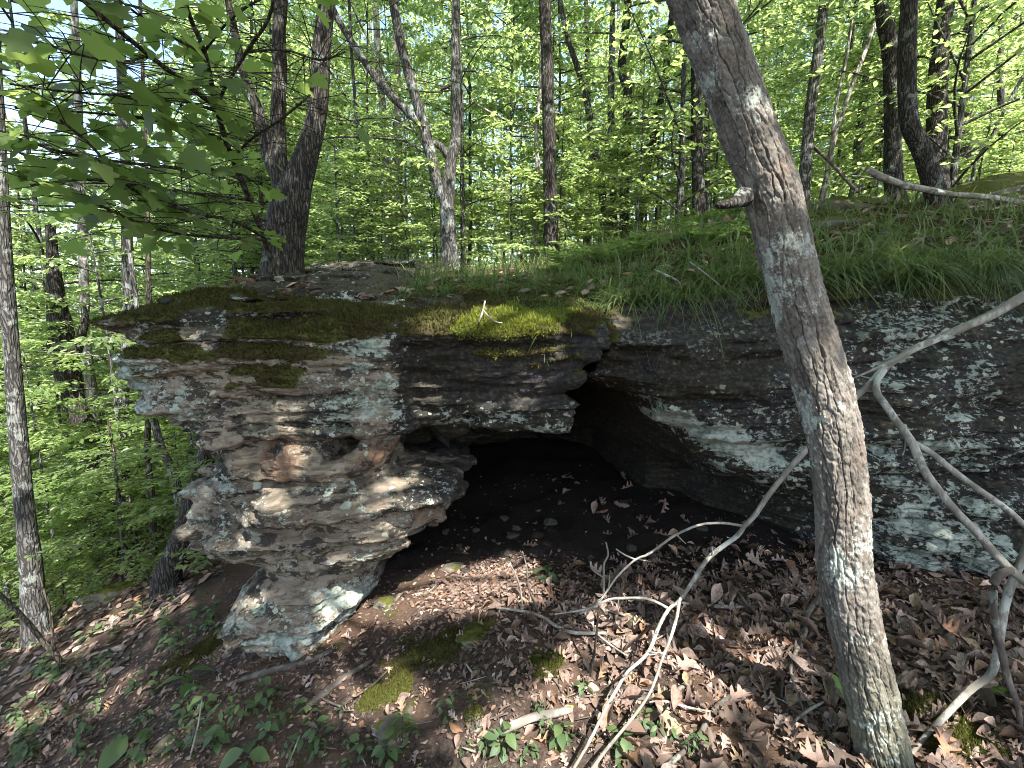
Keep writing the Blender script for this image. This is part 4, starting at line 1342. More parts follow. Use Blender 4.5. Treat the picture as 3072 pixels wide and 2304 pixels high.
def shade_crown(label, C, ext, n, seed, trunk):
    rg = np.random.default_rng(seed)
    root = thing("shade_tree", label, "tree", tuple(trunk[0]))
    q = rg.uniform(-1, 1, (n * 3, 3))
    q = q[(np.abs(q) ** 2.6).sum(1) < 1][:n]
    P = q * np.array(ext) + np.array(C)
    keep = NZ2(P[:, 0] * 1.1, P[:, 1] * 1.1, P[:, 2] * .4 + seed) > -.62
    keep &= punch(P)
    P = P[keep]
    V, F = leaf_cloud(P, rg.uniform(0, 6.28, len(P)), np.full(len(P), .135), rg, .2, .4)
    part("crown", V, F, LEAF_SUN, root)
    g = Geo()
    tube_geo(g, trunk, np.linspace(.16, .05, len(trunk)), 10, .3, .08, seed)
    for k in range(14):
        e = np.array(C) + rg.uniform(-.75, .75, 3) * np.array(ext)
        s = np.array(trunk[-2]) * .5 + np.array(trunk[-1]) * .5
        tube_geo(g, [s, (s + e) / 2 + [0, 0, .3], e], [.04, .025, .01], 5, None, cap=False)
    link("trunk", g.mesh("trunk", trunk[0]), BARK_GREY, root)


shade_crown("tall grey-barked tree behind the viewer, its crown shading the ledge", (1.0, -2.0, 7.0), (3.0, 3.3, 1.0), 26000, 1, [(.4, -2.6, float(ground_z(.4, -2.6)) - .1), (.5, -2.5, 3.0), (.9, -1.8, 6), (1.1, -1.4, 7.2)])
shade_crown("broad grey-barked tree right of the viewer, its crown shading the sandstone wall", (5.0, -.6, 7.2), (3.2, 4.3, 1.0), 38000, 2, [(5.2, -2.2, float(ground_z(5.2, -2.2)) - .1), (5.3, -2.0, 3.0), (5.3, -1.4, 6), (5.4, -1.0, 7.3)])
shade_crown("low-branched grey tree behind the viewer's left shoulder, its crown shading the slope", (-2.6, -3.0, 6.2), (2.4, 2.5, .9), 14000, 3, [(-2.0, -3.4, float(ground_z(-2.0, -3.4)) - .1), (-2.0, -3.2, 3.0), (-2.1, -2.6, 5), (-2.2, -2.1, 6.4)])

rg = np.random.default_rng(8)
q = rg.uniform(-1, 1, (9000, 3))
q = q[(q ** 2).sum(1) < 1]
Pc = q * np.array([1.9, 1.7, 1.1]) + FG_TOP + np.array([-.3, .3, .3])
Pc = Pc[punch(Pc) & (NZ2(Pc[:, 0] * 1.6, Pc[:, 1] * 1.6, Pc[:, 2] * 1.6) > -.15)]
V_, F_ = leaf_cloud(Pc, rg.uniform(0, 6.28, len(Pc)), np.full(len(Pc), .10), rg, .2, .4)
part("crown", V_, F_, LEAF_SUN, FG)
# ------------------------------------------------------------------ leaf litter
def litter_mat():
    m = Mat("dry_oak_leaf")
    r = m.math('FRACT', m.math('ADD', m.n("NewGeometry").outputs["Random Per Island"], m.n("ObjectInfo").outputs["Random"]))
    c = m.ramp(r, [(0, (.070, .050, .038)), (.22, (.18, .118, .090)), (.45, (.31, .215, .172)), (.62, (.12, .085, .066)), (.8, (.42, .315, .262)), (.92, (.26, .135, .075)), (1, (.36, .27, .17))])
    c = m.mix(m.step(m.noise(60, 4, .7), .4, .65), c, m.mix(.55, c, (.04, .028, .02)))
    p = m.n("BsdfPrincipled", {"Base Color": c, "Roughness": .65, "Specular IOR Level": .25})
    t = m.n("BsdfTranslucent", {"Color": c})
    x = m.n("MixShader", {0: .15, 1: p.outputs[0], 2: t.outputs[0]})
    m.t.links.new(x.outputs[0], m.out.inputs[0])
    return m.m


LITTER_M = litter_mat()
rgl = np.random.default_rng(91)
OAKS = [lobed(OAK, b, c, t) for b, c, t in ((.25, 1.4, .4), (-.35, 2.2, -.6), (.5, -1.2, .8), (.1, 3.0, 0), (-.2, -2.0, .5))] + [lobed(OVL, b, c, .3) for b, c in ((.3, 1.6), (-.3, 2.4), (.15, -1.5))]
SLOPE_N = 0.02


def ground_n(x, y):
    e = .03
    gx_ = (ground_z(x + e, y) - ground_z(x - e, y)) / (2 * e)
    gy_ = (ground_z(x, y + e) - ground_z(x, y - e)) / (2 * e)
    return gx_, gy_


def lay(x, y, lift):
    """heights and rotations that lay things on the sloping ground"""
    n = len(x)
    yaw = rgl.uniform(0, 6.28, n)
    gx_, gy_ = ground_n(x, y)
    sl_ = gx_ * np.cos(yaw) + gy_ * np.sin(yaw)
    M = rot_mats(yaw, -np.arctan(sl_) + rgl.normal(0, .22, n), np.arctan(-gx_ * np.sin(yaw) + gy_ * np.cos(yaw)) + rgl.normal(0, .32, n))
    return np.stack([x, y, ground_z(x, y) + lift], 1), M


def litter_density(x, y):
    d = np.interp(x, [-4, -2.4, -1.2, -.5, .1, .6, 3], [.55, .5, .35, .30, .7, 1.3, 1.3])
    d = d * np.interp(y, [0, 2.4, 2.75, 3.05], [1, 1, .30, .03])
    return d * (.55 + .9 * sstep(-.4, .4, NZ(x * 1.6, y * 1.6, 9.0)))


def stuff_litter():
    V_all, F_all, n0 = [], [], 0
    N = 27000
    x, y = rgl.uniform(-4.2, 3.2, N), 1.0 + 3.2 * rgl.uniform(0, 1, N) ** 1.1
    k = (rgl.uniform(0, 1, N) < litter_density(x, y)) & (np.abs(x) < 1.25 * y + .3)
    x, y = x[k], y[k]
    near = np.hypot(x - .8, y - 1.6)
    big = np.interp(x, [-3, -1, 0, .7], [.6, .5, .75, 1.15])
    P, M = lay(x, y, rgl.uniform(.0, 1, len(x)) ** 2 * .028)
    S = np.exp(rgl.normal(-2.72, .42, len(x))).clip(.022, .112) * big
    which = rgl.integers(0, len(OAKS), len(x))
    order = np.argsort(np.linalg.norm(P - np.array([0, 0, CAM_H]), axis=1) / S)
    single = set(order[:150].tolist())
    kinds = [mesh_np("leaf_%d" % i, v, f_) for i, (v, f_) in enumerate(OAKS)]
    for me in kinds:
        give(me, LITTER_M)
    from mathutils import Matrix
    for i in order[:150]:
        o = link("fallen_leaf", kinds[which[i]])
        o.matrix_world = Matrix.Translation(P[i] + [0, 0, .006]) @ Matrix(M[i].tolist()).to_4x4() @ Matrix.Scale(float(S[i]) * 1.1, 4)
        tag(o, "dry brown curled leaf lying loose on the litter in the near foreground", "leaf", "dry brown leaves in the foreground")
    rest = np.array([i for i in range(len(x)) if i not in single])
    for q, (tv, tf) in enumerate(OAKS):
        s_ = rest[which[rest] == q]
        V, F = scatter(tv, tf, P[s_], M[s_], S[s_])
        V_all.append(V); F_all.append(F + n0); n0 += len(V)
    # crumbs and fragments
    N = 26000
    x, y = rgl.uniform(-4.2, 3.2, N), rgl.uniform(1.0, 4.4, N)
    q = rgl.uniform(0, 1, N) < np.interp(y, [0, 2.75, 3.1], [1, 1, .06])
    x, y = x[q], y[q]
    N = len(x)
    P, M = lay(x, y, rgl.uniform(.0, .008, N))
    V, F = scatter(OVAL_V, OVAL_F, P, M, rgl.uniform(.008, .034, N))
    V_all.append(V); F_all.append(F + n0); n0 += len(V)
    # a drift of paler broken leaves blown together at the mouth of the hollow
    N = 2600
    x, y = -.16 + rgl.normal(0, .20, N), 2.74 + rgl.normal(0, .10, N)
    P, M = lay(x, y, rgl.uniform(.002, .014, N))
    V, F = scatter(OVAL_V, OVAL_F, P, M, rgl.uniform(.012, .045, N))
    V_all.append(V); F_all.append(F + n0); n0 += len(V)
    # farther slope and hill
    N = 16000
    x, y = rgl.uniform(-9, -2.6, N), rgl.uniform(1.5, 9, N)
    P, M = lay(x, y, .01)
    V, F = scatter(OVAL_V, OVAL_F, P, M, rgl.uniform(.04, .11, N))
    V_all.append(V); F_all.append(F + n0); n0 += len(V)
    N = 17000
    x, y = rgl.uniform(-3, 10, N), rgl.uniform(3.0, 13, N)
    q = (x > -1.9 - .35 * (y - 3)) & ((y > 3.3) | (x < -.3) | (rgl.uniform(0, 1, N) < .3))
    x, y = x[q], y[q]
    N = len(x)
    P, M = lay(x, y, .015)
    P[:, 2] = np.where(y < 5.7, ztop(x, y) + .03, P[:, 2])
    V, F = scatter(OVAL_V, OVAL_F, P, M, rgl.uniform(.05, .12, N))
    V_all.append(V); F_all.append(F + n0); n0 += len(V)
    o = link("leaf_litter", mesh_np("leaf_litter", np.concatenate(V_all), np.concatenate(F_all)), LITTER_M)
    tag(o, "brown leaf litter and crumbs covering the forest floor", "leaf litter", kind='stuff')


stuff_litter()

# ------------------------------------------------------------------ dead branches and sticks
WOOD_PALE = bark_material("bleached_dead_wood", (.17, .153, .125), (.34, .32, .28), (.38, .39, .35), 2.2, 2.2, .7, .95)
WOOD_BROWN = bark_material("weathered_stick", (.085, .07, .058), (.17, .145, .122), (.22, .235, .20), 2.5, 2.5, .4, .9)


def rq(X, Y):
    return 500 + X / 6.033, 500 + Y / 6.033


def branch_thing(name, label, cat, stems, mat, group=None, step=.03):
    """stems: lists of (px, py, width px, distance)"""
    g = Geo()
    root = None
    for k, st in enumerate(stems):
        Pn = np.array([at_d(a, b, d) for a, b, w_, d in st])
        for i in range(len(Pn)):
            Pn[i][2] = max(Pn[i][2], (ztop(Pn[i][0], Pn[i][1]) if Pn[i][1] > 2.9 and Pn[i][2] > 1.3 else ground_z(Pn[i][0], Pn[i][1])) + .004)
        rn = np.array([.5 * w_ * d / FPX * (.86 if w_ > 4 and 'fallen' in name else 1.0) for a, b, w_, d in st])
        if root is None:
            root = Pn[-1]
        tube_geo(g, Pn, rn, 10 if rn.max() > .008 else 7, step, .20, k * 1.7 + st[0][0])
    o = link(name, g.mesh(name, tuple(root)), mat, None, tuple(root))
    return tag(o, label, cat, group)


A = [(1040, 288, 12, 2.0), (1024, 296, 11, 2.0), (991, 315, 10.5, 2.02), (953, 332, 9, 2.04), (914, 349, 8, 2.06), (899, 358, 7.5, 2.06), (883, 370, 7, 2.07), (868, 386, 6.5, 2.08), (854, 399.5, 6.5, 2.1), (830, 425, 6.5, 2.14), (807.7, 449, 6.5, 2.18),
     (790.7, 467, 6.5, 2.2), (767, 497, 6, 2.24), (755, 515, 6, 2.26), (744, 526.5, 5.5, 2.27), (737, 536, 5.5, 2.28), (714, 553, 5.2, 2.3), (702, 566, 5, 2.3), (690.6, 584.5, 4.8, 2.28), (679, 601, 4.5, 2.25), (669, 609, 4.3, 2.22), (659, 626, 4, 2.15), (651, 647.5, 3.8, 2.08), (642.5, 659, 3.6, 2.04),
     (627.6, 672, 3.4, 2.0), (616, 690.6, 3.2, 1.93), (604, 712, 3, 1.86), (591, 738.7, 3, 1.77), (574, 768, 3, 1.68)]
A2 = [(679, 601, 3.4, 2.25), (677, 616, 3.2, 2.18), (670.7, 637.6, 3, 2.1), (662, 659, 3, 2.02), (652.5, 687, 3, 1.93), (641, 707, 3, 1.87), (622.7, 730, 3.2, 1.8), (606, 750, 3.4, 1.73), (590, 772, 3.4, 1.66)]
A3 = [(742, 525.7, 3, 2.27), (722, 523, 2.8, 2.28), (699, 525, 2.7, 2.3), (675.7, 535, 2.6, 2.32), (664, 543, 2.5, 2.33), (647.5, 554.7, 2.5, 2.34), (635, 560, 2.4, 2.34), (616, 578, 2.3, 2.34), (598, 603, 2.2, 2.32), (580, 614, 1.8, 2.3)]
A4 = [(635, 559.5, 2, 2.34), (625, 555, 1.8, 2.35), (616, 549, 1.4, 2.36)]
A5 = [(669, 608.6, 3, 2.22), (649, 599, 2.8, 2.28), (626, 598, 2.7, 2.3), (609, 599.5, 2.5, 2.3), (586, 609, 2.2, 2.26), (555, 614, 1.6, 2.25)]
A6 = [(914, 349, 5, 2.05), (890, 362, 4, 2.04), (868, 372, 2.5, 2.03), (854, 378, 1.2, 2.02)]
B = [(885, 369, 7, 2.07), (877, 381, 7, 2.05), (877, 393, 7.5, 2.03), (885, 404, 7.5, 2.0), (895.6, 419.6, 7.5, 1.98), (911, 441, 8.5, 1.95), (923.4, 469, 8.5, 1.9), (942, 493.7, 8.5, 1.86), (957, 512, 8.5, 1.84), (976, 532, 8.8, 1.8), (1003.7, 563, 9, 1.76), (1024, 581, 9, 1.73), (1045, 600, 9, 1.7)]
Cb = [(912, 442, 6.5, 1.95), (929.6, 452, 7, 1.93), (952.7, 470.5, 7, 1.9), (976, 487.5, 7, 1.87), (1006.7, 509, 7, 1.84), (1030, 531, 7, 1.81)]
SIDE = []
for base, k0, k1, m_ in ((A, 3, 26, 11), (A2, 2, 7, 4), (B, 3, 11, 5), (A3, 1, 8, 6), (A5, 1, 4, 3)):
    for q in range(m_):
        t_ = rgl.uniform(k0, k1)
        i_ = int(t_)
        a_, b_ = np.array(base[i_]), np.array(base[i_ + 1])
        c_ = a_ + (b_ - a_) * (t_ - i_)
        an = rgl.uniform(0, 6.28)
        l_ = rgl.uniform(5, 26) if q % 3 else rgl.uniform(2, 5)
        dx, dy = l_ * math.cos(an), l_ * math.sin(an)
        w_ = min(c_[2] * .55, 1.7)
        SIDE.append([(c_[0], c_[1], w_, c_[3]), (c_[0] + dx * .5 + rgl.normal(0, 1.5), c_[1] + dy * .5 + rgl.normal(0, 1.5), w_ * .8, c_[3] + rgl.normal(0, .03)), (c_[0] + dx, c_[1] + dy, w_ * .45, c_[3] + rgl.normal(0, .06))])
branch_thing("fallen_branch", "long pale dead branch slanting down behind the leaning trunk, forking into thin bleached twigs", "branch", [A, A2, A3, A4, A5, A6, B, Cb] + SIDE, WOOD_PALE)
D = [(1012, 570, 8, 1.72), (1000.6, 574, 9, 1.72), (993.6, 583, 9, 1.72), (993, 598, 8.8, 1.73), (996, 628, 8.5, 1.74), (1000.6, 648, 8, 1.74), (1008, 679, 7.5, 1.74), (1017.6, 705, 6.5, 1.73), (1020.6, 743.6, 5.5, 1.72), (1020, 775, 4, 1.70)]
branch_thing("fallen_branch", "grey hooked branch hanging down at the lower right, crossed by a sunlit one", "branch", [D], WOOD_BROWN)
E = [(1034, 530, 8, 1.78), (1024, 557, 8, 1.78), (1013, 581.5, 8, 1.78), (1005, 607.7, 8, 1.79), (1000.6, 632, 8, 1.79), (996, 658.7, 8, 1.79), (989.8, 675.6, 7.8, 1.79), (972.8, 688, 7.5, 1.79), (948, 712.6, 7, 1.78), (925, 737, 6.5, 1.76), (914, 754, 5.5, 1.74), (908, 768, 4, 1.72)]
branch_thing("fallen_branch", "sunlit pale branch bending at an elbow, its tip resting at the leaning trunk's foot", "branch", [E], WOOD_PALE)


def stick(label, pts, mat=None, lift=.012, lifts=None, name="twig", cat="twig", group=None):
    st = []
    for i, (a, b, w_) in enumerate(pts):
        p = on_ground(a, b)
        d = p[1] / ray(a, b)[1]
        up = lift if lifts is None else lifts[i]
        st.append((a, b, w_, d - up * 1.5))
    return branch_thing(name, label, cat, [st], mat or WOOD_BROWN, group, .02)


def R2(pts):
    return [rq(a, b) + (w_,) for a, b, w_ in pts]


def upright(label, pts, mat=None, name="twig", cat="twig"):
    """a twig standing up from the ground at its last point"""
    a, b, _ = pts[-1]
    p = on_ground(a, b)
    d = p[1] / ray(a, b)[1]
    return branch_thing(name, label, cat, [[(x, y, w_, d * .995) for x, y, w_ in pts]], mat or WOOD_BROWN, None, .015)


upright("bare pale forked twig standing upright at the cave mouth, taller of two", R2([(640, 255, 1.6), (652, 330, 2), (628, 380, 2.2), (625, 430, 2.4), (625, 590, 2.6)]), WOOD_PALE)
upright("short pale twig leaning against the upright forked twig at the cave mouth", R2([(545, 370, 2), (555, 415, 2.2), (590, 445, 2), (622, 475, 1.8), (626, 590, 1.8)]), WOOD_PALE)
upright("thin bare seedling stem with a side shoot, standing before the sunlit patch", R2([(135, 310, 1.3), (160, 400, 1.6), (165, 470, 2), (182, 560, 2), (240, 695, 2.2)]))
upright("thin bare stem at the edge of the sunlit patch under the ledge", R2([(60, 380, 1), (108, 480, 1.5), (128, 560, 1.6), (135, 665, 1.8)]), WOOD_PALE)
upright("slim dark stem rising through the pale branch's lower twigs", R2([(600, 640, 2), (590, 720, 2.3), (572, 900, 2.6), (540, 1065, 3)]), TWIG_M)
stick("long grey twig lying across the litter below the sunlit patch", R2([(-20, 650, 2), (130, 670, 2.8), (240, 700, 3.2), (340, 760, 3.4), (450, 800, 3.4), (640, 802, 2.6)]), WOOD_PALE, .03)
stick("wiry dark twig curving down the slope left of the leaning trunk", R2([(1230, 440, 2), (1390, 510, 2.4), (1500, 640, 2.8), (1580, 720, 3), (1640, 850, 2.6), (1600, 980, 2)]), None, .03)
stick("stout broken stick propped at the left edge of the leaning trunk", R2([(1930, 585, 6), (1855, 690, 5.5), (1840, 800, 4.5), (1790, 900, 4.2), (1760, 990, 3.6), (1760, 1060, 2.4), (1830, 1270, 1.5)]), None, .04)
stick("grey crooked stick in the foreground below the pale branch, lichen at one end", R2([(1000, 1610, 4.5), (1180, 1450, 4.6), (1270, 1300, 5), (1330, 1230, 5), (1410, 1165, 4)]), None, .02)
stick("dark curved stick half buried under the pale branch", R2([(760, 1190, 4), (930, 1190, 4.6), (1050, 1160, 5), (1160, 1080, 4)]), None, .012)
stick("pale rotting stick beside the small yellow nut", R2([(-10, 1400, 6), (80, 1360, 8), (200, 1310, 8.5), (330, 1285, 8), (430, 1262, 6)]), WOOD_PALE, .02)
stick("black wet stick lying behind the pale branch's fork", R2([(760, 765, 5), (860, 690, 6), (950, 638, 5)]), TWIG_M, .015)
stick("lichen-crusted twig lying level behind the pale branch's fork", R2([(1090, 620, 2.6), (1210, 635, 4), (1390, 645, 3.6), (1490, 640, 2)]), WOOD_PALE, .03)
stick("thin pale twig draped over the litter between the branch's two tips", R2([(900, 1220, 2), (1000, 1215, 2.4), (1130, 1250, 2.4), (1290, 1280, 2)]), WOOD_PALE, .03)
stick("short thin twig running down from the middle of the pale branch", R2([(545, 730, 1.6), (590, 810, 2), (690, 890, 2), (770, 940, 1.6)]), WOOD_PALE, .03)
stick("knotty twig in the litter just left of the leaning trunk's middle", R2([(1655, 900, 2.6), (1700, 1000, 3.2), (1700, 1190, 2.4)]), None, .02)
stick("bone-white twig among the pink-brown leaves by the trunk's foot", R2([(1780, 1330, 2.4), (1860, 1270, 3), (1960, 1215, 2)]), WOOD_PALE, .03)
stick("flat grey stick at the foot of the pedestal, nearest the stone", [(228, 685, 4), (262, 673, 6), (309, 661, 6.5), (332, 650, 4)], None, .01)
stick("thick dark stick pointing uphill below the pedestal", [(300, 712, 4), (321, 696, 6.5), (341, 680, 6), (372, 660, 3)], None, .01)
stick("thin straight twig on the bare soil below the pedestal's right side", [(341, 705, 1.6), (372, 685, 2.2), (388, 670, 1.6)], None, .02)
stick("pale twig bent like an elbow on the near left slope", [(380, 640, 1), (300, 735, 1.6), (290, 760, 1.6)][1:] + [(285, 772, 1.4)], WOOD_PALE, .03)
upright("bare thin twig sticking up at the bottom left below the pedestal", [(202, 700, 1.2), (198, 725, 1.6), (190, 758, 2)], WOOD_PALE)
for i in range(46):
    px, py = rgl.uniform(330, 1010), 590 + 175 * rgl.uniform(0, 1) ** .8
    a = rgl.uniform(0, 6.28)
    L = rgl.uniform(12, 40)
    w_ = rgl.uniform(.8, 2.2)
    stick("small dead twig among the leaf litter", [(px, py, w_), (px + .5 * L * math.cos(a) + rgl.normal(0, 2), py + .25 * L * math.sin(a), w_), (px + L * math.cos(a), py + .5 * L * math.sin(a), w_ * .6)], WOOD_PALE if i % 3 == 0 else WOOD_BROWN, .015, group="small twigs in the litter")
branch_thing("fallen_log", "grey fallen log lying across the upper right slope, propped on the bowed tree", "log",
             [[(868, 169, 7, 4.6), (880, 176, 8, 4.6), (900, 184, 7.5, 4.62), (914, 187, 7, 4.65), (950, 194, 6.5, 4.7), (976, 196, 6.5, 4.7), (1000, 199, 6.5, 4.7), (1030, 205, 6.5, 4.7)]], WOOD_PALE)
branch_thing("fallen_branch", "thin dark snapped branch slanting down left of the fallen log", "branch", [[(810, 144, 3, 6.2), (830, 162, 3, 6.1), (845, 178, 3.4, 6.0), (854, 188, 3, 5.9)]], WOOD_BROWN)
branch_thing("twig", "small bleached forked twig lying in the bright moss", "twig", [[(485, 301, 1.6, 2.40), (483, 311, 2.2, 2.37), (479, 322, 2.0, 2.33)], [(483, 310, 2.0, 2.37), (489, 317, 1.8, 2.35), (496, 322, 1.5, 2.33), (502, 323, 1.2, 2.32)]], WOOD_PALE)
for k, (lab, pts) in enumerate((("exposed root hanging below the stout forked tree on the ledge", [(287, 289, 5, 3.55), (288, 300, 4.5, 3.4), (291, 306, 3.5, 3.3), (296, 309, 2, 3.2)]),
                                ("pale dead rootlet arching over the moss below the forked tree", [(284, 292, 2, 3.4), (268, 298, 2, 3.25), (258, 304, 1.6, 3.1), (246, 308, 1, 3.0)]))):
    branch_thing("root", lab, "root", [pts], WOOD_PALE if k else BARK_DARK)
upright_tufts = [(648, 300), (655, 270), (670, 285), (690, 262)]
for i, (a, b) in enumerate(upright_tufts):
    branch_thing("root", "bare wiry root on the bank above the crack", "root", [[(a, b, 2, 3.0), (a + rgl.uniform(-20, 25), b + 12, 1.8, 2.85), (a + rgl.uniform(-10, 40), b + 28, 1, 2.75)]], WOOD_PALE, "wiry roots on the bank")


# ------------------------------------------------------------------ stones and moss patches
def stone_mat(name, moss):
    m = Mat(name)
    fine, mid = m.noise(40, 5, .65), m.noise(9, 5, .6)
    c = m.mix(mid, (.055, .045, .035), (.20, .18, .14))
    c = m.mix(m.step(m.math('ADD', mid, m.math('MULTIPLY', fine, .3)), .72, .8), c, (.30, .32, .27))
    up = m.n("SeparateXYZ", {0: m.n("NewGeometry").outputs["Normal"]}).outputs[2]
    mf = m.step(m.math('ADD', up, m.math('MULTIPLY', m.math('SUBTRACT', mid, .5), 1.4)), .75 - moss, 1.05 - moss)
    c = m.mix(mf, c, m.mix(fine, (.025, .022, .007), (.085, .095, .018)))
    return m.surf(c, .9, m.bump(m.math('ADD', fine, m.math('MULTIPLY', mid, .6)), .8, .012), .15)


STONE_M, STONE_MOSSY = stone_mat("field_stone", .0), stone_mat("mossy_stone", .42)


def stone_geo(size, seed):
    nu, nv = 48, 30
    a = np.linspace(0, 2 * np.pi, nu, endpoint=False)
    b = np.linspace(-np.pi / 2, np.pi / 2, nv)
    A_, B_ = np.meshgrid(a, b, indexing='ij')
    D = np.stack([np.cos(A_) * np.cos(B_), np.sin(A_) * np.cos(B_), np.sin(B_)], -1).reshape(-1, 3)
    rg = np.random.default_rng(seed)
    r = np.ones(len(D))
    for k in range(9):                       # flattened by random cleavage planes
        nrm = rg.normal(0, 1, 3)
        nrm /= np.linalg.norm(nrm)
        c = D @ nrm
        r = np.minimum(r, np.where(c > .2, rg.uniform(.62, .95) / np.maximum(c, .2), 9))
    r = r + .17 * NZ(D[:, 0] * 2 + seed, D[:, 1] * 2, D[:, 2] * 2) + .05 * NZ2(D[:, 0] * 6 + seed, D[:, 1] * 6, D[:, 2] * 8)
    V = D * r[:, None] * np.array(size)
    i = np.arange(nu)[:, None] * nv
    i2 = ((np.arange(nu) + 1) % nu)[:, None] * nv
    j = np.arange(nv - 1)[None]
    F = np.stack([i + j, i2 + j, i2 + j + 1, i + j + 1], -1).reshape(-1, 4)
    return V, F


def stone(label, px, py, size, rotz, seed, mossy=True, y=None, tuft=None, sink=.25, name="stone", cat="stone", z=None, tilt=(0, 0)):
    p = on_ground(px, py) if y is None else at_y(px, py, y)
    V, F = stone_geo(size, seed)
    if tuft:
        root = thing(name, label, cat, tuple(p - [0, 0, size[2] * sink]))
        st = link("body", mesh_np("body", V, F), STONE_MOSSY if mossy else STONE_M, root)
        n = V / np.linalg.norm(V, axis=1)[:, None]
        w_ = sstep(.25, .6, .6 * n[:, 2] + .75 * NZ(V[:, 0] * 14 + seed, V[:, 1] * 14, V[:, 2] * 14) + .35 * NZ2(V[:, 0] * 35, V[:, 1] * 35, V[:, 2] * 35 + seed)) + .01
        Pm, nm = tuft_points(V, n, F, w_, tuft[0], seed)
        moss_tufts("moss", Pm + np.array(root.location), nm, tuft[1], root, .013, seed)
        root.rotation_euler = (tilt[0], tilt[1], rotz)
        return root
    o = link(name, mesh_np(name, V, F), STONE_MOSSY if mossy else STONE_M, None, tuple(p - [0, 0, size[2] * sink]))
    o.rotation_euler = (tilt[0], tilt[1], rotz)
    return tag(o, label, cat)


def moss_base(name, a, b):
    m = Mat(name)
    return m.surf(m.mix(m.noise(70, 5, .7), a, b), .95, m.bump(m.noise(90, 3), .8, .01), .1)


MOSS_DULL = moss_material("dull_ground_moss", [(.045, .048, .012), (.085, .095, .018), (.06, .05, .016), (.11, .12, .022)], [(.08, .09, .015), (.16, .18, .025)])
MOSS_BASE, MOSS_BASE_LIGHT = moss_base("moss_mat", (.014, .013, .006), (.050, .052, .014)), moss_base("light_moss_mat", (.022, .022, .008), (.07, .075, .018))
def moss_patch(label, px, py, rx, ry, rot, n, mat):
    """a low ragged cushion of moss grown over the soil"""
    p = on_ground(px, py)
    rg = np.random.default_rng(int(px))
    m_ = 56
    a, b = np.meshgrid(np.linspace(-1.5, 1.5, m_), np.linspace(-1.5, 1.5, m_), indexing='ij')

    def field(a, b):
        q = 1 - (a * a + b * b) + .75 * NZ(a * 1.7 + px, b * 1.7, 2.0) + .4 * NZ2(a * 4.5, b * 4.5 + px, 1.0) + .18 * NZ(a * 11, b * 11 + px, 1.0)
        return q

    def place(a, b):
        x = p[0] + math.cos(rot) * a * rx - math.sin(rot) * b * ry
        y = p[1] + math.sin(rot) * a * rx + math.cos(rot) * b * ry
        h = .030 * np.clip(field(a, b), -.3, 1) ** 1 + .004 * NZ(a * 9, b * 9, 3.0)
        return np.stack([x, y, ground_z(x, y) + h], -1)
    root = thing("moss_patch", label, "moss", tuple(p))
    V = place(a, b).reshape(-1, 3)
    q = field(a, b)
    ii_, jj_ = np.meshgrid(np.arange(m_ - 1), np.arange(m_ - 1), indexing='ij')
    ok = (q[:-1, :-1] > -.05) & (q[1:, 1:] > -.05)
    i0 = (ii_ * m_ + jj_)[ok]
    F = np.stack([i0, i0 + m_, i0 + m_ + 1, i0 + 1], -1)
    part("base", V, F, MOSS_BASE if mat is MOSS_M else MOSS_BASE_LIGHT, root)
    uv = rg.uniform(-1.5, 1.5, (n * 4, 2))
    uv = uv[field(uv[:, 0], uv[:, 1]) + rg.normal(0, .12, len(uv)) > .05][:n]
    P = place(uv[:, 0], uv[:, 1])
    moss_tufts("shoots", P, np.tile([0, 0, 1.0], (len(P), 1)), mat, root, .015, int(px))
    return root


stone("long mossy brown stone lying on the far left slope", 119, 592, (.34, .13, .13), .5, 1, tuft=(900, MOSS_M))
stone("mossy wedge of stone below the sunlit patch, dark green on top", 484, 632, (.15, .09, .045), .6, 2, tuft=(1500, MOSS_M))
moss_patch("bright green moss cushion beside the pale branch's twigs", 548, 664, .10, .075, .9, 2600, MOSS_DULL)
stone("upright mossy stone with a rough ridge, in the litter at the bottom centre", 474, 722, (.045, .05, .085), .2, 4, tuft=(1100, MOSS_M), sink=.1)
moss_patch("golden sunlit moss patch on the soil below the pedestal", 388, 692, .13, .075, .4, 2600, MOSS_DULL)
moss_patch("dark green mossy hump right of the golden moss patch", 428, 652, .22, .13, .2, 3600, MOSS_M)
moss_patch("bright rounded moss mound at the bottom right beneath the sunlit branch", 962, 742, .10, .08, .3, 2800, MOSS_DULL)
moss_patch("dark moss mound behind the bright mound at the bottom right", 930, 712, .14, .10, .3, 2600, MOSS_M)
moss_patch("long strip of green moss on the slope left of the pedestal's foot", 205, 650, .30, .10, .75, 5000, MOSS_M)
stone("small mossy boulder tucked under the pedestal's right side", 385, 605, (.07, .06, .07), .2, 10, sink=.2)
stone("pale rounded stone tucked under the pedestal beside the mossy boulder", 399, 598, (.05, .04, .045), .9, 11, False, sink=.2)
stone("tan angular stone half buried on the near left slope", 205, 735, (.085, .06, .05), .4, 12, False)
stone("flat grey stone in the dirt left of the tan angular stone", 168, 742, (.07, .05, .025), 1.2, 13, False)
stone("pinkish flat stone lying in the sunlit patch under the ledge", 455, 568, (.10, .05, .035), .2, 14, False, sink=.1)
stone("small pale pebble at the foot of the pedestal, on bare soil", 363, 655, (.025, .02, .02), .2, 15, False, sink=.0)
stone("brown half-buried slab at the bottom below the golden-capped stone", 402, 722, (.16, .12, .05), .6, 16, False, sink=.35)
stone("small grey stone left of the pedestal's foot", 228, 655, (.035, .03, .035), .6, 17, False, sink=.1)
_m = Mat("dark_rubble")  # darker stone for the rubble in the hollow
RUBBLE_M = _m.surf(_m.mix(_m.noise(18, 6, .65), (.012, .011, .010), (.075, .068, .058)), .9, _m.bump(_m.noise(30, 5), .8, .01), .15)
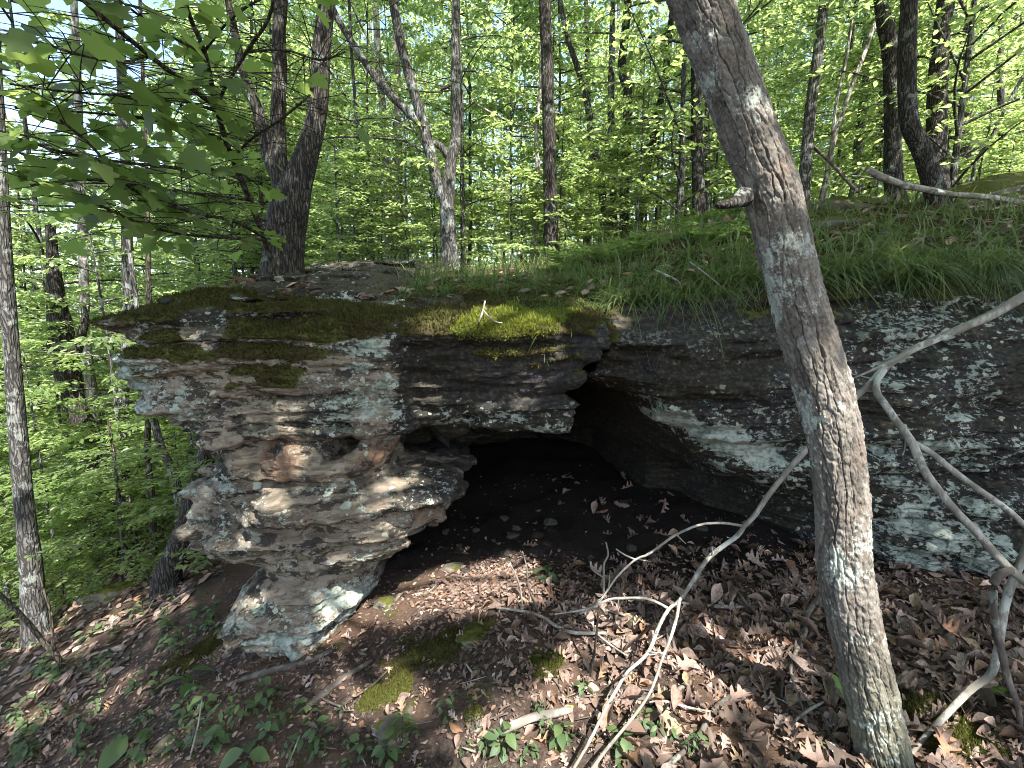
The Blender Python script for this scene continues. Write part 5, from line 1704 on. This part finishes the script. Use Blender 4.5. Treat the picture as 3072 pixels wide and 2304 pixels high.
for i in range(14):
    x, y = rgl.uniform(-.6, 1.5), rgl.uniform(2.85, 3.7)
    sz = rgl.uniform(.02, .07)
    V, F = stone_geo((sz, sz * rgl.uniform(.6, .9), sz * rgl.uniform(.35, .6)), 140 + i)
    o = link("rubble_stone", mesh_np("rubble_stone", V, F), RUBBLE_M, None, (x, y, float(ground_z(x, y)) + sz * .1))
    o.rotation_euler = (0, 0, rgl.uniform(0, 6.28))
    tag(o, "angular dark rubble stone on the dark floor of the hollow", "stone", "rubble in the hollow")
for i in range(40):
    px, py = (rgl.uniform(330, 700), rgl.uniform(560, 720)) if i % 2 else (rgl.uniform(480, 720), rgl.uniform(545, 600))
    p = on_ground(px, py)
    V, F = stone_geo((rgl.uniform(.008, .022), rgl.uniform(.008, .018), rgl.uniform(.006, .012)), 40 + i)
    tag(link("pebble", mesh_np("pebble", V, F), STONE_M, None, tuple(p)), "small grey-brown pebble on the bare soil under the ledge", "pebble", "pebbles under the ledge")
stone("grey weathered boulder with a pale top in the grass behind the ledge", 425, 283, (.50, .30, .16), .1, 21, False, 5.9, sink=.3, name="boulder", cat="boulder")
stone("dark shaggy moss-covered rock shelf at the right edge of the upper slope", 1000, 190, (.85, .5, .22), .35, 22, True, 5.6, tuft=(2500, MOSS_M), sink=.2, name="boulder", cat="boulder", tilt=(0, -.25))
stone("low dark mossy rock beside the tall mottled tree on the upper slope", 848, 205, (.42, .30, .15), .2, 23, True, 5.4, tuft=(1600, MOSS_M), sink=.4, name="boulder", cat="boulder")
stone("brown mossy rock lip just right of the leaning trunk, above the grass", 835, 222, (.34, .22, .12), -.2, 24, True, 4.6, tuft=(1600, MOSS_M), sink=.3, name="boulder", cat="boulder")

# ------------------------------------------------------------------ grass
GRASS_M = leaf_mat("long_grass", [(.040, .070, .024), (.062, .10, .032), (.09, .125, .045), (.14, .13, .065)], [(.13, .21, .05), (.20, .28, .065), (.24, .30, .09)], .35, .45)


def tuft_mesh(seed, n, L, spread, droop, w_=.0035):
    rg = np.random.default_rng(seed)
    s = np.linspace(0, 1, 7)
    V, F = [], []
    for i in range(n):
        az = rg.uniform(0, 6.28)
        l = L * rg.uniform(.55, 1.25)
        el = rg.uniform(.55, 1.45)
        dr = droop * rg.uniform(.5, 1.4)
        o = np.array([rg.normal(0, spread), rg.normal(0, spread), 0])
        h = l * (np.cos(el) * s + .30 * dr * s * s)
        z = l * (np.sin(el) * s - dr * s * s * 1.05)
        d = np.array([np.cos(az), np.sin(az), 0])
        side = np.array([-np.sin(az), np.cos(az), 0])
        c = o + h[:, None] * d + z[:, None] * np.array([0, 0, 1])
        ww = w_ * rg.uniform(.6, 1.3) * np.sqrt(np.clip(1 - s, .02, 1))[:, None]
        b = len(V) * 0 + sum(len(q) for q in V)
        V.append(np.stack([c - side * ww, c + side * ww], 1).reshape(-1, 3))
        k = np.arange(6) * 2 + b
        F.append(np.stack([k, k + 1, k + 3, k + 2], 1))
    return give(mesh_np("grass_blades", np.concatenate(V), np.concatenate(F)), GRASS_M)


TUFTS = [tuft_mesh(100 + i, 75, L, .025, dr) for i, (L, dr) in enumerate(((.26, .7), (.30, .95), (.34, 1.1), (.22, .6), (.28, 1.2)))]
BROAD = tuft_mesh(120, 34, .34, .02, .7, .007)


def tuft(label, x, y, k, sc, group=None, me=None, z=None):
    z = surface_z(x, y) if z is None else z
    o = link("grass_tuft", me or TUFTS[k], None, None, (x, y, z - .02))
    o.rotation_euler = (rgl.normal(0, .12), rgl.normal(0, .12), rgl.uniform(0, 6.28))
    o.scale = (sc, sc, sc * rgl.uniform(.85, 1.15))
    return tag(o, label, "grass tuft", group)


def top_y(x):
    return np.interp(x, [-2.2, .45, .6, 1.5, 3.5], [2.6, 2.62, 2.78, 2.80, 2.86])


for i in range(250):
    x = rgl.uniform(.55, 4.6)
    y = top_y(min(x, 3.4)) + .10 + 2.9 * rgl.uniform(0, 1) ** 1.35
    if NZ(x * 1.4, y * 1.4, 3.3) < -.25 and y > 3.2 and i % 3:
        continue
    tuft("long drooping grass tuft on the bank above the dark wall", x, y, int(rgl.integers(0, 5)), rgl.uniform(.75, 1.3), "grass on the bank above the dark wall")
for i in range(85):
    x = rgl.uniform(-.75, .75)
    y = 3.15 + 2.9 * rgl.uniform(0, 1)
    tuft("soft grass tuft behind the mossy middle of the ledge", x, y, int(rgl.integers(0, 4)), rgl.uniform(.7, 1.35), "grass behind the middle of the ledge")
p = at_y(492, 293, 3.2)
tuft("largest fountain-shaped grass tuft on the ledge, above the bright moss", p[0], 3.2, 1, 1.15)
p = at_y(460, 290, 3.4)
tuft("spreading grass tuft just left of the largest tuft on the ledge", p[0], 3.4, 2, .95)
tuft("blue-green broad-bladed tuft rooted in the crack between ledge and wall", .62, 2.86, 0, 1.0, None, BROAD)
for lab, x, y in (("yellowed wispy grass tuft hanging over the ledge right of the bright moss", .25, 2.62), ("fine trailing grass tuft on the ledge beside the crack", .40, 2.66), ("grass tuft trailing over the wall's edge, halfway from crack to trunk", .98, 2.74),
                  ("grass tuft draped over the wall's edge, left of the leaning trunk", 1.2, 2.74), ("grass tuft draped over the wall's edge, right of the leaning trunk", 1.72, 2.78)):
    tuft(lab, x, y, 4, .9)
for i in range(46):
    x = rgl.uniform(.58, 3.3)
    if NZ(x * 2.3, .4, 7.7) < .02:
        continue
    tuft("limp grass tuft hanging over the lip of the dark wall", x, top_y(x) + rgl.uniform(-.04, .12), (2, 4)[i % 2], rgl.uniform(.75, 1.2), "grass hanging over the wall's lip")
for i in range(9):
    x = rgl.uniform(-.1, .42)
    tuft("limp yellowish grass tuft hanging over the middle of the ledge, right of the bright moss", x, 2.62 + rgl.uniform(-.02, .25), (2, 4)[i % 2], rgl.uniform(.6, .9), "grass over the ledge's middle")
gg = []
for i in range(9000):
    x = rgl.uniform(-2.6, 9)
    y = rgl.uniform(2.9, 10)
    if x < .5 and y < 3.6 or x < -1.1 and y < 5.2:
        continue
    gg.append((x, y))
gg = np.array(gg)
gzv = np.where(gg[:, 1] < 5.7, ztop(gg[:, 0], gg[:, 1]), ground_z(gg[:, 0], gg[:, 1]))
tv = np.array([(-.004, 0, 0), (.004, 0, 0), (.0035, .02, .09), (-.0035, .02, .09), (.001, .085, .16), (-.001, .085, .16)])
tf = [(0, 1, 2, 3), (3, 2, 4, 5)]
gr_n = len(gg)
V_, F_ = scatter(tv, tf, np.column_stack([gg, gzv - .01]), rot_mats(rgl.uniform(0, 6.28, gr_n), rgl.normal(0, .3, gr_n), rgl.normal(0, .3, gr_n)), rgl.uniform(.6, 1.6, gr_n))
tag(link("grass", mesh_np("grass", V_, F_), GRASS_M), "short thin grass over the slope behind the ledge", "grass", kind='stuff')

# ------------------------------------------------------------------ ferny shrubs, seedlings and ground plants
HERB_M = leaf_mat("herb_leaf", [(.055, .095, .040), (.075, .12, .05), (.10, .145, .055), (.055, .095, .06)], [(.15, .25, .07), (.22, .33, .09), (.26, .35, .09)], .4)


def frond_mesh(seed):
    rg = np.random.default_rng(seed)
    g = Geo()
    for q in range(9):
        az = q * .7 + rg.normal(0, .3)
        L = rg.uniform(.28, .5)
        s = np.linspace(0, 1, 12)
        el = rg.uniform(.7, 1.2)
        C = np.stack([np.cos(az) * L * s * np.cos(el * (1 - .5 * s)), np.sin(az) * L * s * np.cos(el * (1 - .5 * s)), L * (np.sin(el) * s - .55 * s * s)], 1)
        side = np.array([-np.sin(az), np.cos(az), 0])
        fw = np.gradient(C, axis=0)
        fw /= np.linalg.norm(fw, axis=1)[:, None]
        g.add(np.concatenate([C - side * .0015, C + side * .0015]), [(i, i + 1, 13 + i, 12 + i) for i in range(11)])
        for i in range(2, 12):
            for sg in (1, -1):
                l = .095 * (1.05 - abs(s[i] - .4) * 1.2)
                d = side * sg * .88 + fw[i] * .45 + np.array([0, 0, rg.normal(0, .15)])
                wv_ = fw[i] * l * .2
                b = C[i]
                g.add(np.array([b, b + d * l * .5 + wv_, b + d * l, b + d * l * .5 - wv_]), [(0, 1, 2, 3)])
    return give(g.mesh("fronds_%d" % seed), HERB_M)


FRONDS = [frond_mesh(200 + i) for i in range(3)]
for i in range(26):
    px, py = (rgl.uniform(640, 770), rgl.uniform(232, 275)) if i < 16 else (rgl.uniform(560, 660), rgl.uniform(245, 268))
    y = 3.4 + (285 - py) * .055 + rgl.uniform(-.2, .3)
    x = at_y(px, py, y)[0]
    o = link("fern", FRONDS[i % 3], None, None, (x, y, surface_z(x, y) - .01))
    o.rotation_euler[2] = rgl.uniform(0, 6.28)
    s_ = rgl.uniform(.8, 1.25)
    o.scale = (s_, s_, s_)
    tag(o, "feathery green fern in the thicket left of the leaning trunk, above the dark wall", "fern", "ferns above the dark wall")


def plant_mesh(seed, n, L, h, kind):
    """stem with leaves near the top or along it -> (stem mesh, foliage mesh)"""
    rg = np.random.default_rng(seed)
    g = Geo()
    tube_geo(g, [(0, 0, -.02), (rg.normal(0, .01), rg.normal(0, .01), h * .5), (rg.normal(0, .02), rg.normal(0, .02), h)], [.003, .0025, .0015], 5, .02, cap=False)
    tv, tf = (lobed(OVL, .3, .6) if kind != 'lobed' else lobed(OAK, .3, .5))
    tv = tv * np.array([1, 1.35 if kind == 'round' else 1.0, 1])
    az = np.arange(n) * 2.4 + rg.normal(0, .3, n)
    u = np.linspace(1, .45 if kind == 'whorl' else .2, n)
    P = np.stack([np.cos(az) * .012, np.sin(az) * .012, h * u], 1)
    if kind == 'pinnate':
        P = P + np.stack([np.linspace(0, .03, n), np.linspace(0, .02, n), np.zeros(n)], 1)
    V, F = scatter(tv, tf, P, rot_mats(az, rg.normal(.05, .22, n), rg.normal(0, .25, n)), L * rg.uniform(.7, 1.15, n))
    return give(g.mesh("plant_stem_%d" % seed), TWIG_M), give(mesh_np("plant_leaves_%d" % seed, V, F), HERB_M)


PLANTS = dict(whorl=plant_mesh(1, 5, .085, .07, 'whorl'), round=plant_mesh(2, 9, .05, .10, 'round'), pinnate=plant_mesh(3, 11, .045, .14, 'pinnate'), small=plant_mesh(4, 6, .045, .06, 'whorl'), round2=plant_mesh(5, 7, .055, .08, 'round'), big=plant_mesh(6, 4, .13, .08, 'round'))


def plant(label, px, py, kind, sc=1.0, group=None, name="seedling"):
    p = on_ground(px, py)
    r = thing(name, label, "plant", tuple(p), group)
    r.rotation_euler = (rgl.normal(0, .1), rgl.normal(0, .1), rgl.uniform(0, 6.28))
    r.scale = (sc, sc, sc)
    a, b = PLANTS[kind]
    link("stem", a, None, r)
    link("foliage", b, None, r)
    return r


plant("bright four-leaved seedling standing alone at the cave mouth", 549, 580, 'whorl', 1.25)
plant("light green seedling with stacked leaflets, left of the bottom centre", 402, 742, 'pinnate', .9)
plant("three-leaved green sprig at the base of the slim dark stem", 584, 694, 'small', 1.0)
plant("round-leaved seedling at the bottom centre, largest of its kind, with a bright shoot", 500, 752, 'round', 1.15)
plant("round-leaved seedling at the bottom centre, right of the largest one", 560, 742, 'round2', 1.0)
plant("blue-green round-leaved seedling under the pale branch's lower tips", 622, 752, 'round', .95)
plant("small pale seedling in the brown leaves right of the pale branch's tips", 656, 732, 'small', .8)
plant("big-leaved floppy plant on the slope left of the pedestal's foot", 184, 690, 'big', 1.25)
plant("single-leaved green seedling on the dirt below the pedestal", 222, 740, 'big', .6)
plant("broad-leaved plant with overlapping leaves at the photo's lower left edge", 130, 752, 'big', 1.1)
plant("low leafy plant at the photo's bottom edge, below the tan stone", 250, 760, 'big', .8)
plant("star-leaved seedling on the dirt below the pedestal's stick", 302, 750, 'small', 1.3)
plant("leafy clump at the bottom left of centre beside the slab", 390, 762, 'round', 1.1)
plant("second leafy clump at the bottom left of centre, left of the first", 365, 755, 'round2', .9)
plant("tiny green sprig on the soil beside the upright mossy stone", 478, 672, 'small', .55)
plant("tiny green sprig beside the mossy wedge of stone", 454, 700, 'small', .6)
for i in range(125):
    px, py = rgl.uniform(0, 330), rgl.uniform(590, 768)
    if py < 640 - .25 * px + 0 or (px > 225 and py < 690):
        continue
    plant("small green ground plant on the leafy slope left of the pedestal", px, py, ('round', 'round2', 'small', 'pinnate')[i % 4], rgl.uniform(.6, 1.15), "ground plants on the left slope", "ground_plant")
for i in range(26):
    plant("small green ground plant among the litter along the photo's bottom", rgl.uniform(330, 700), rgl.uniform(715, 768), ('small', 'round2', 'pinnate')[i % 3], rgl.uniform(.4, .75), "ground plants in the foreground litter", "ground_plant")


def low_sprays():
    """low leaf sprays of the shrub layer in the hollow on the left"""
    rg = np.random.default_rng(6)
    n = 0
    while n < 46:
        y = rg.uniform(4.2, 9.5)
        q = rg.uniform(-1.25, -.55)
        x = q * y
        k = (3, 0, 4)[n % 3]
        l, s_, H = SAPLINGS[k]
        r = thing("shrub", "low leafy green shrub in the hollow left of the ledge", "shrub", (x, y, float(ground_z(x, y)) - .3), "shrubs in the hollow")
        r.rotation_euler[2] = rg.uniform(0, 6.28)
        sc = rg.uniform(.30, .55)
        r.scale = (sc * 1.5, sc * 1.5, sc)
        link("stem", s_, None, r)
        link("foliage", l, None, r)
        n += 1
    n = 0
    while n < 66:
        y = rg.uniform(6.3, 14)
        x = rg.uniform(-.5, 1.1) * y
        l, s_, H = SAPLINGS[(3, 0, 4)[n % 3]]
        r = thing("shrub", "low leafy green shrub on the rise behind the ledge", "shrub", (x, y, surface_z(x, y) - .25), "shrubs behind the ledge")
        r.rotation_euler[2] = rg.uniform(0, 6.28)
        sc = rg.uniform(.26, .52)
        r.scale = (sc * 1.6, sc * 1.6, sc)
        link("stem", s_, None, r)
        link("foliage", l, None, r)
        n += 1


low_sprays()

# ------------------------------------------------------------------ single leaves and the nut
GREEN_LEAF = leaf_mat("fresh_fallen_leaf", [(.10, .20, .03), (.12, .22, .04)], [(.3, .45, .05), (.3, .45, .05)], .4)
GREY_LEAF = leaf_mat("silvery_dead_leaf", [(.30, .32, .33), (.26, .28, .30)], [(.2, .2, .2), (.2, .2, .2)], .1)


def one_leaf(label, px, py, tv, tf, mat, size, yaw, pitch, roll, lift=.03):
    p = on_ground(px, py) + [0, 0, lift]
    me = mesh_np("leaf", np.array(tv) * size, tf)
    o = link("fallen_leaf", me, mat, None, tuple(p))
    o.rotation_euler = (roll, pitch, yaw)
    return tag(o, label, "leaf")


one_leaf("bright green lobed leaf propped against the leaning trunk's left side", 845, 706, MAPLE_V, MAPLE_F, GREEN_LEAF, .085, 1.9, -.75, .3, .05)
tv, tf = lobed(OAK, .2, .5)
one_leaf("dark green oak leaf lying at the leaning trunk's foot", 794, 746, tv, tf, GREEN_LEAF, .13, -.2, .1, .3)
tv, tf = lobed(OVL, .2, .9)
one_leaf("silvery grey dead leaf beside the green oak leaf", 826, 748, tv, tf, GREY_LEAF, .09, -1.2, .2, .2)
tv, tf = lobed(OVL, .2, -.6)
one_leaf("pale green fresh leaf lying on the dark litter at the right edge", 1012, 700, tv, tf, GREEN_LEAF, .09, 2.8, .1, .1, .05)
one_leaf("pinkish dry leaf caught at the tip of a stem before the cave", 522, 552, *OAKS[0], LITTER_M, .10, .3, .1, .2, .05)
p = on_ground(570, 712)
V, F = stone_geo((.017, .017, .016), 77)
nm = Mat("yellow_green_husk")
tag(link("nut", mesh_np("nut", V, F), nm.surf(nm.mix(nm.noise(60), (.30, .32, .05), (.42, .40, .08)), .6), None, tuple(p + [0, 0, .018])), "small round yellow-green nut on the sunlit leaves", "nut")
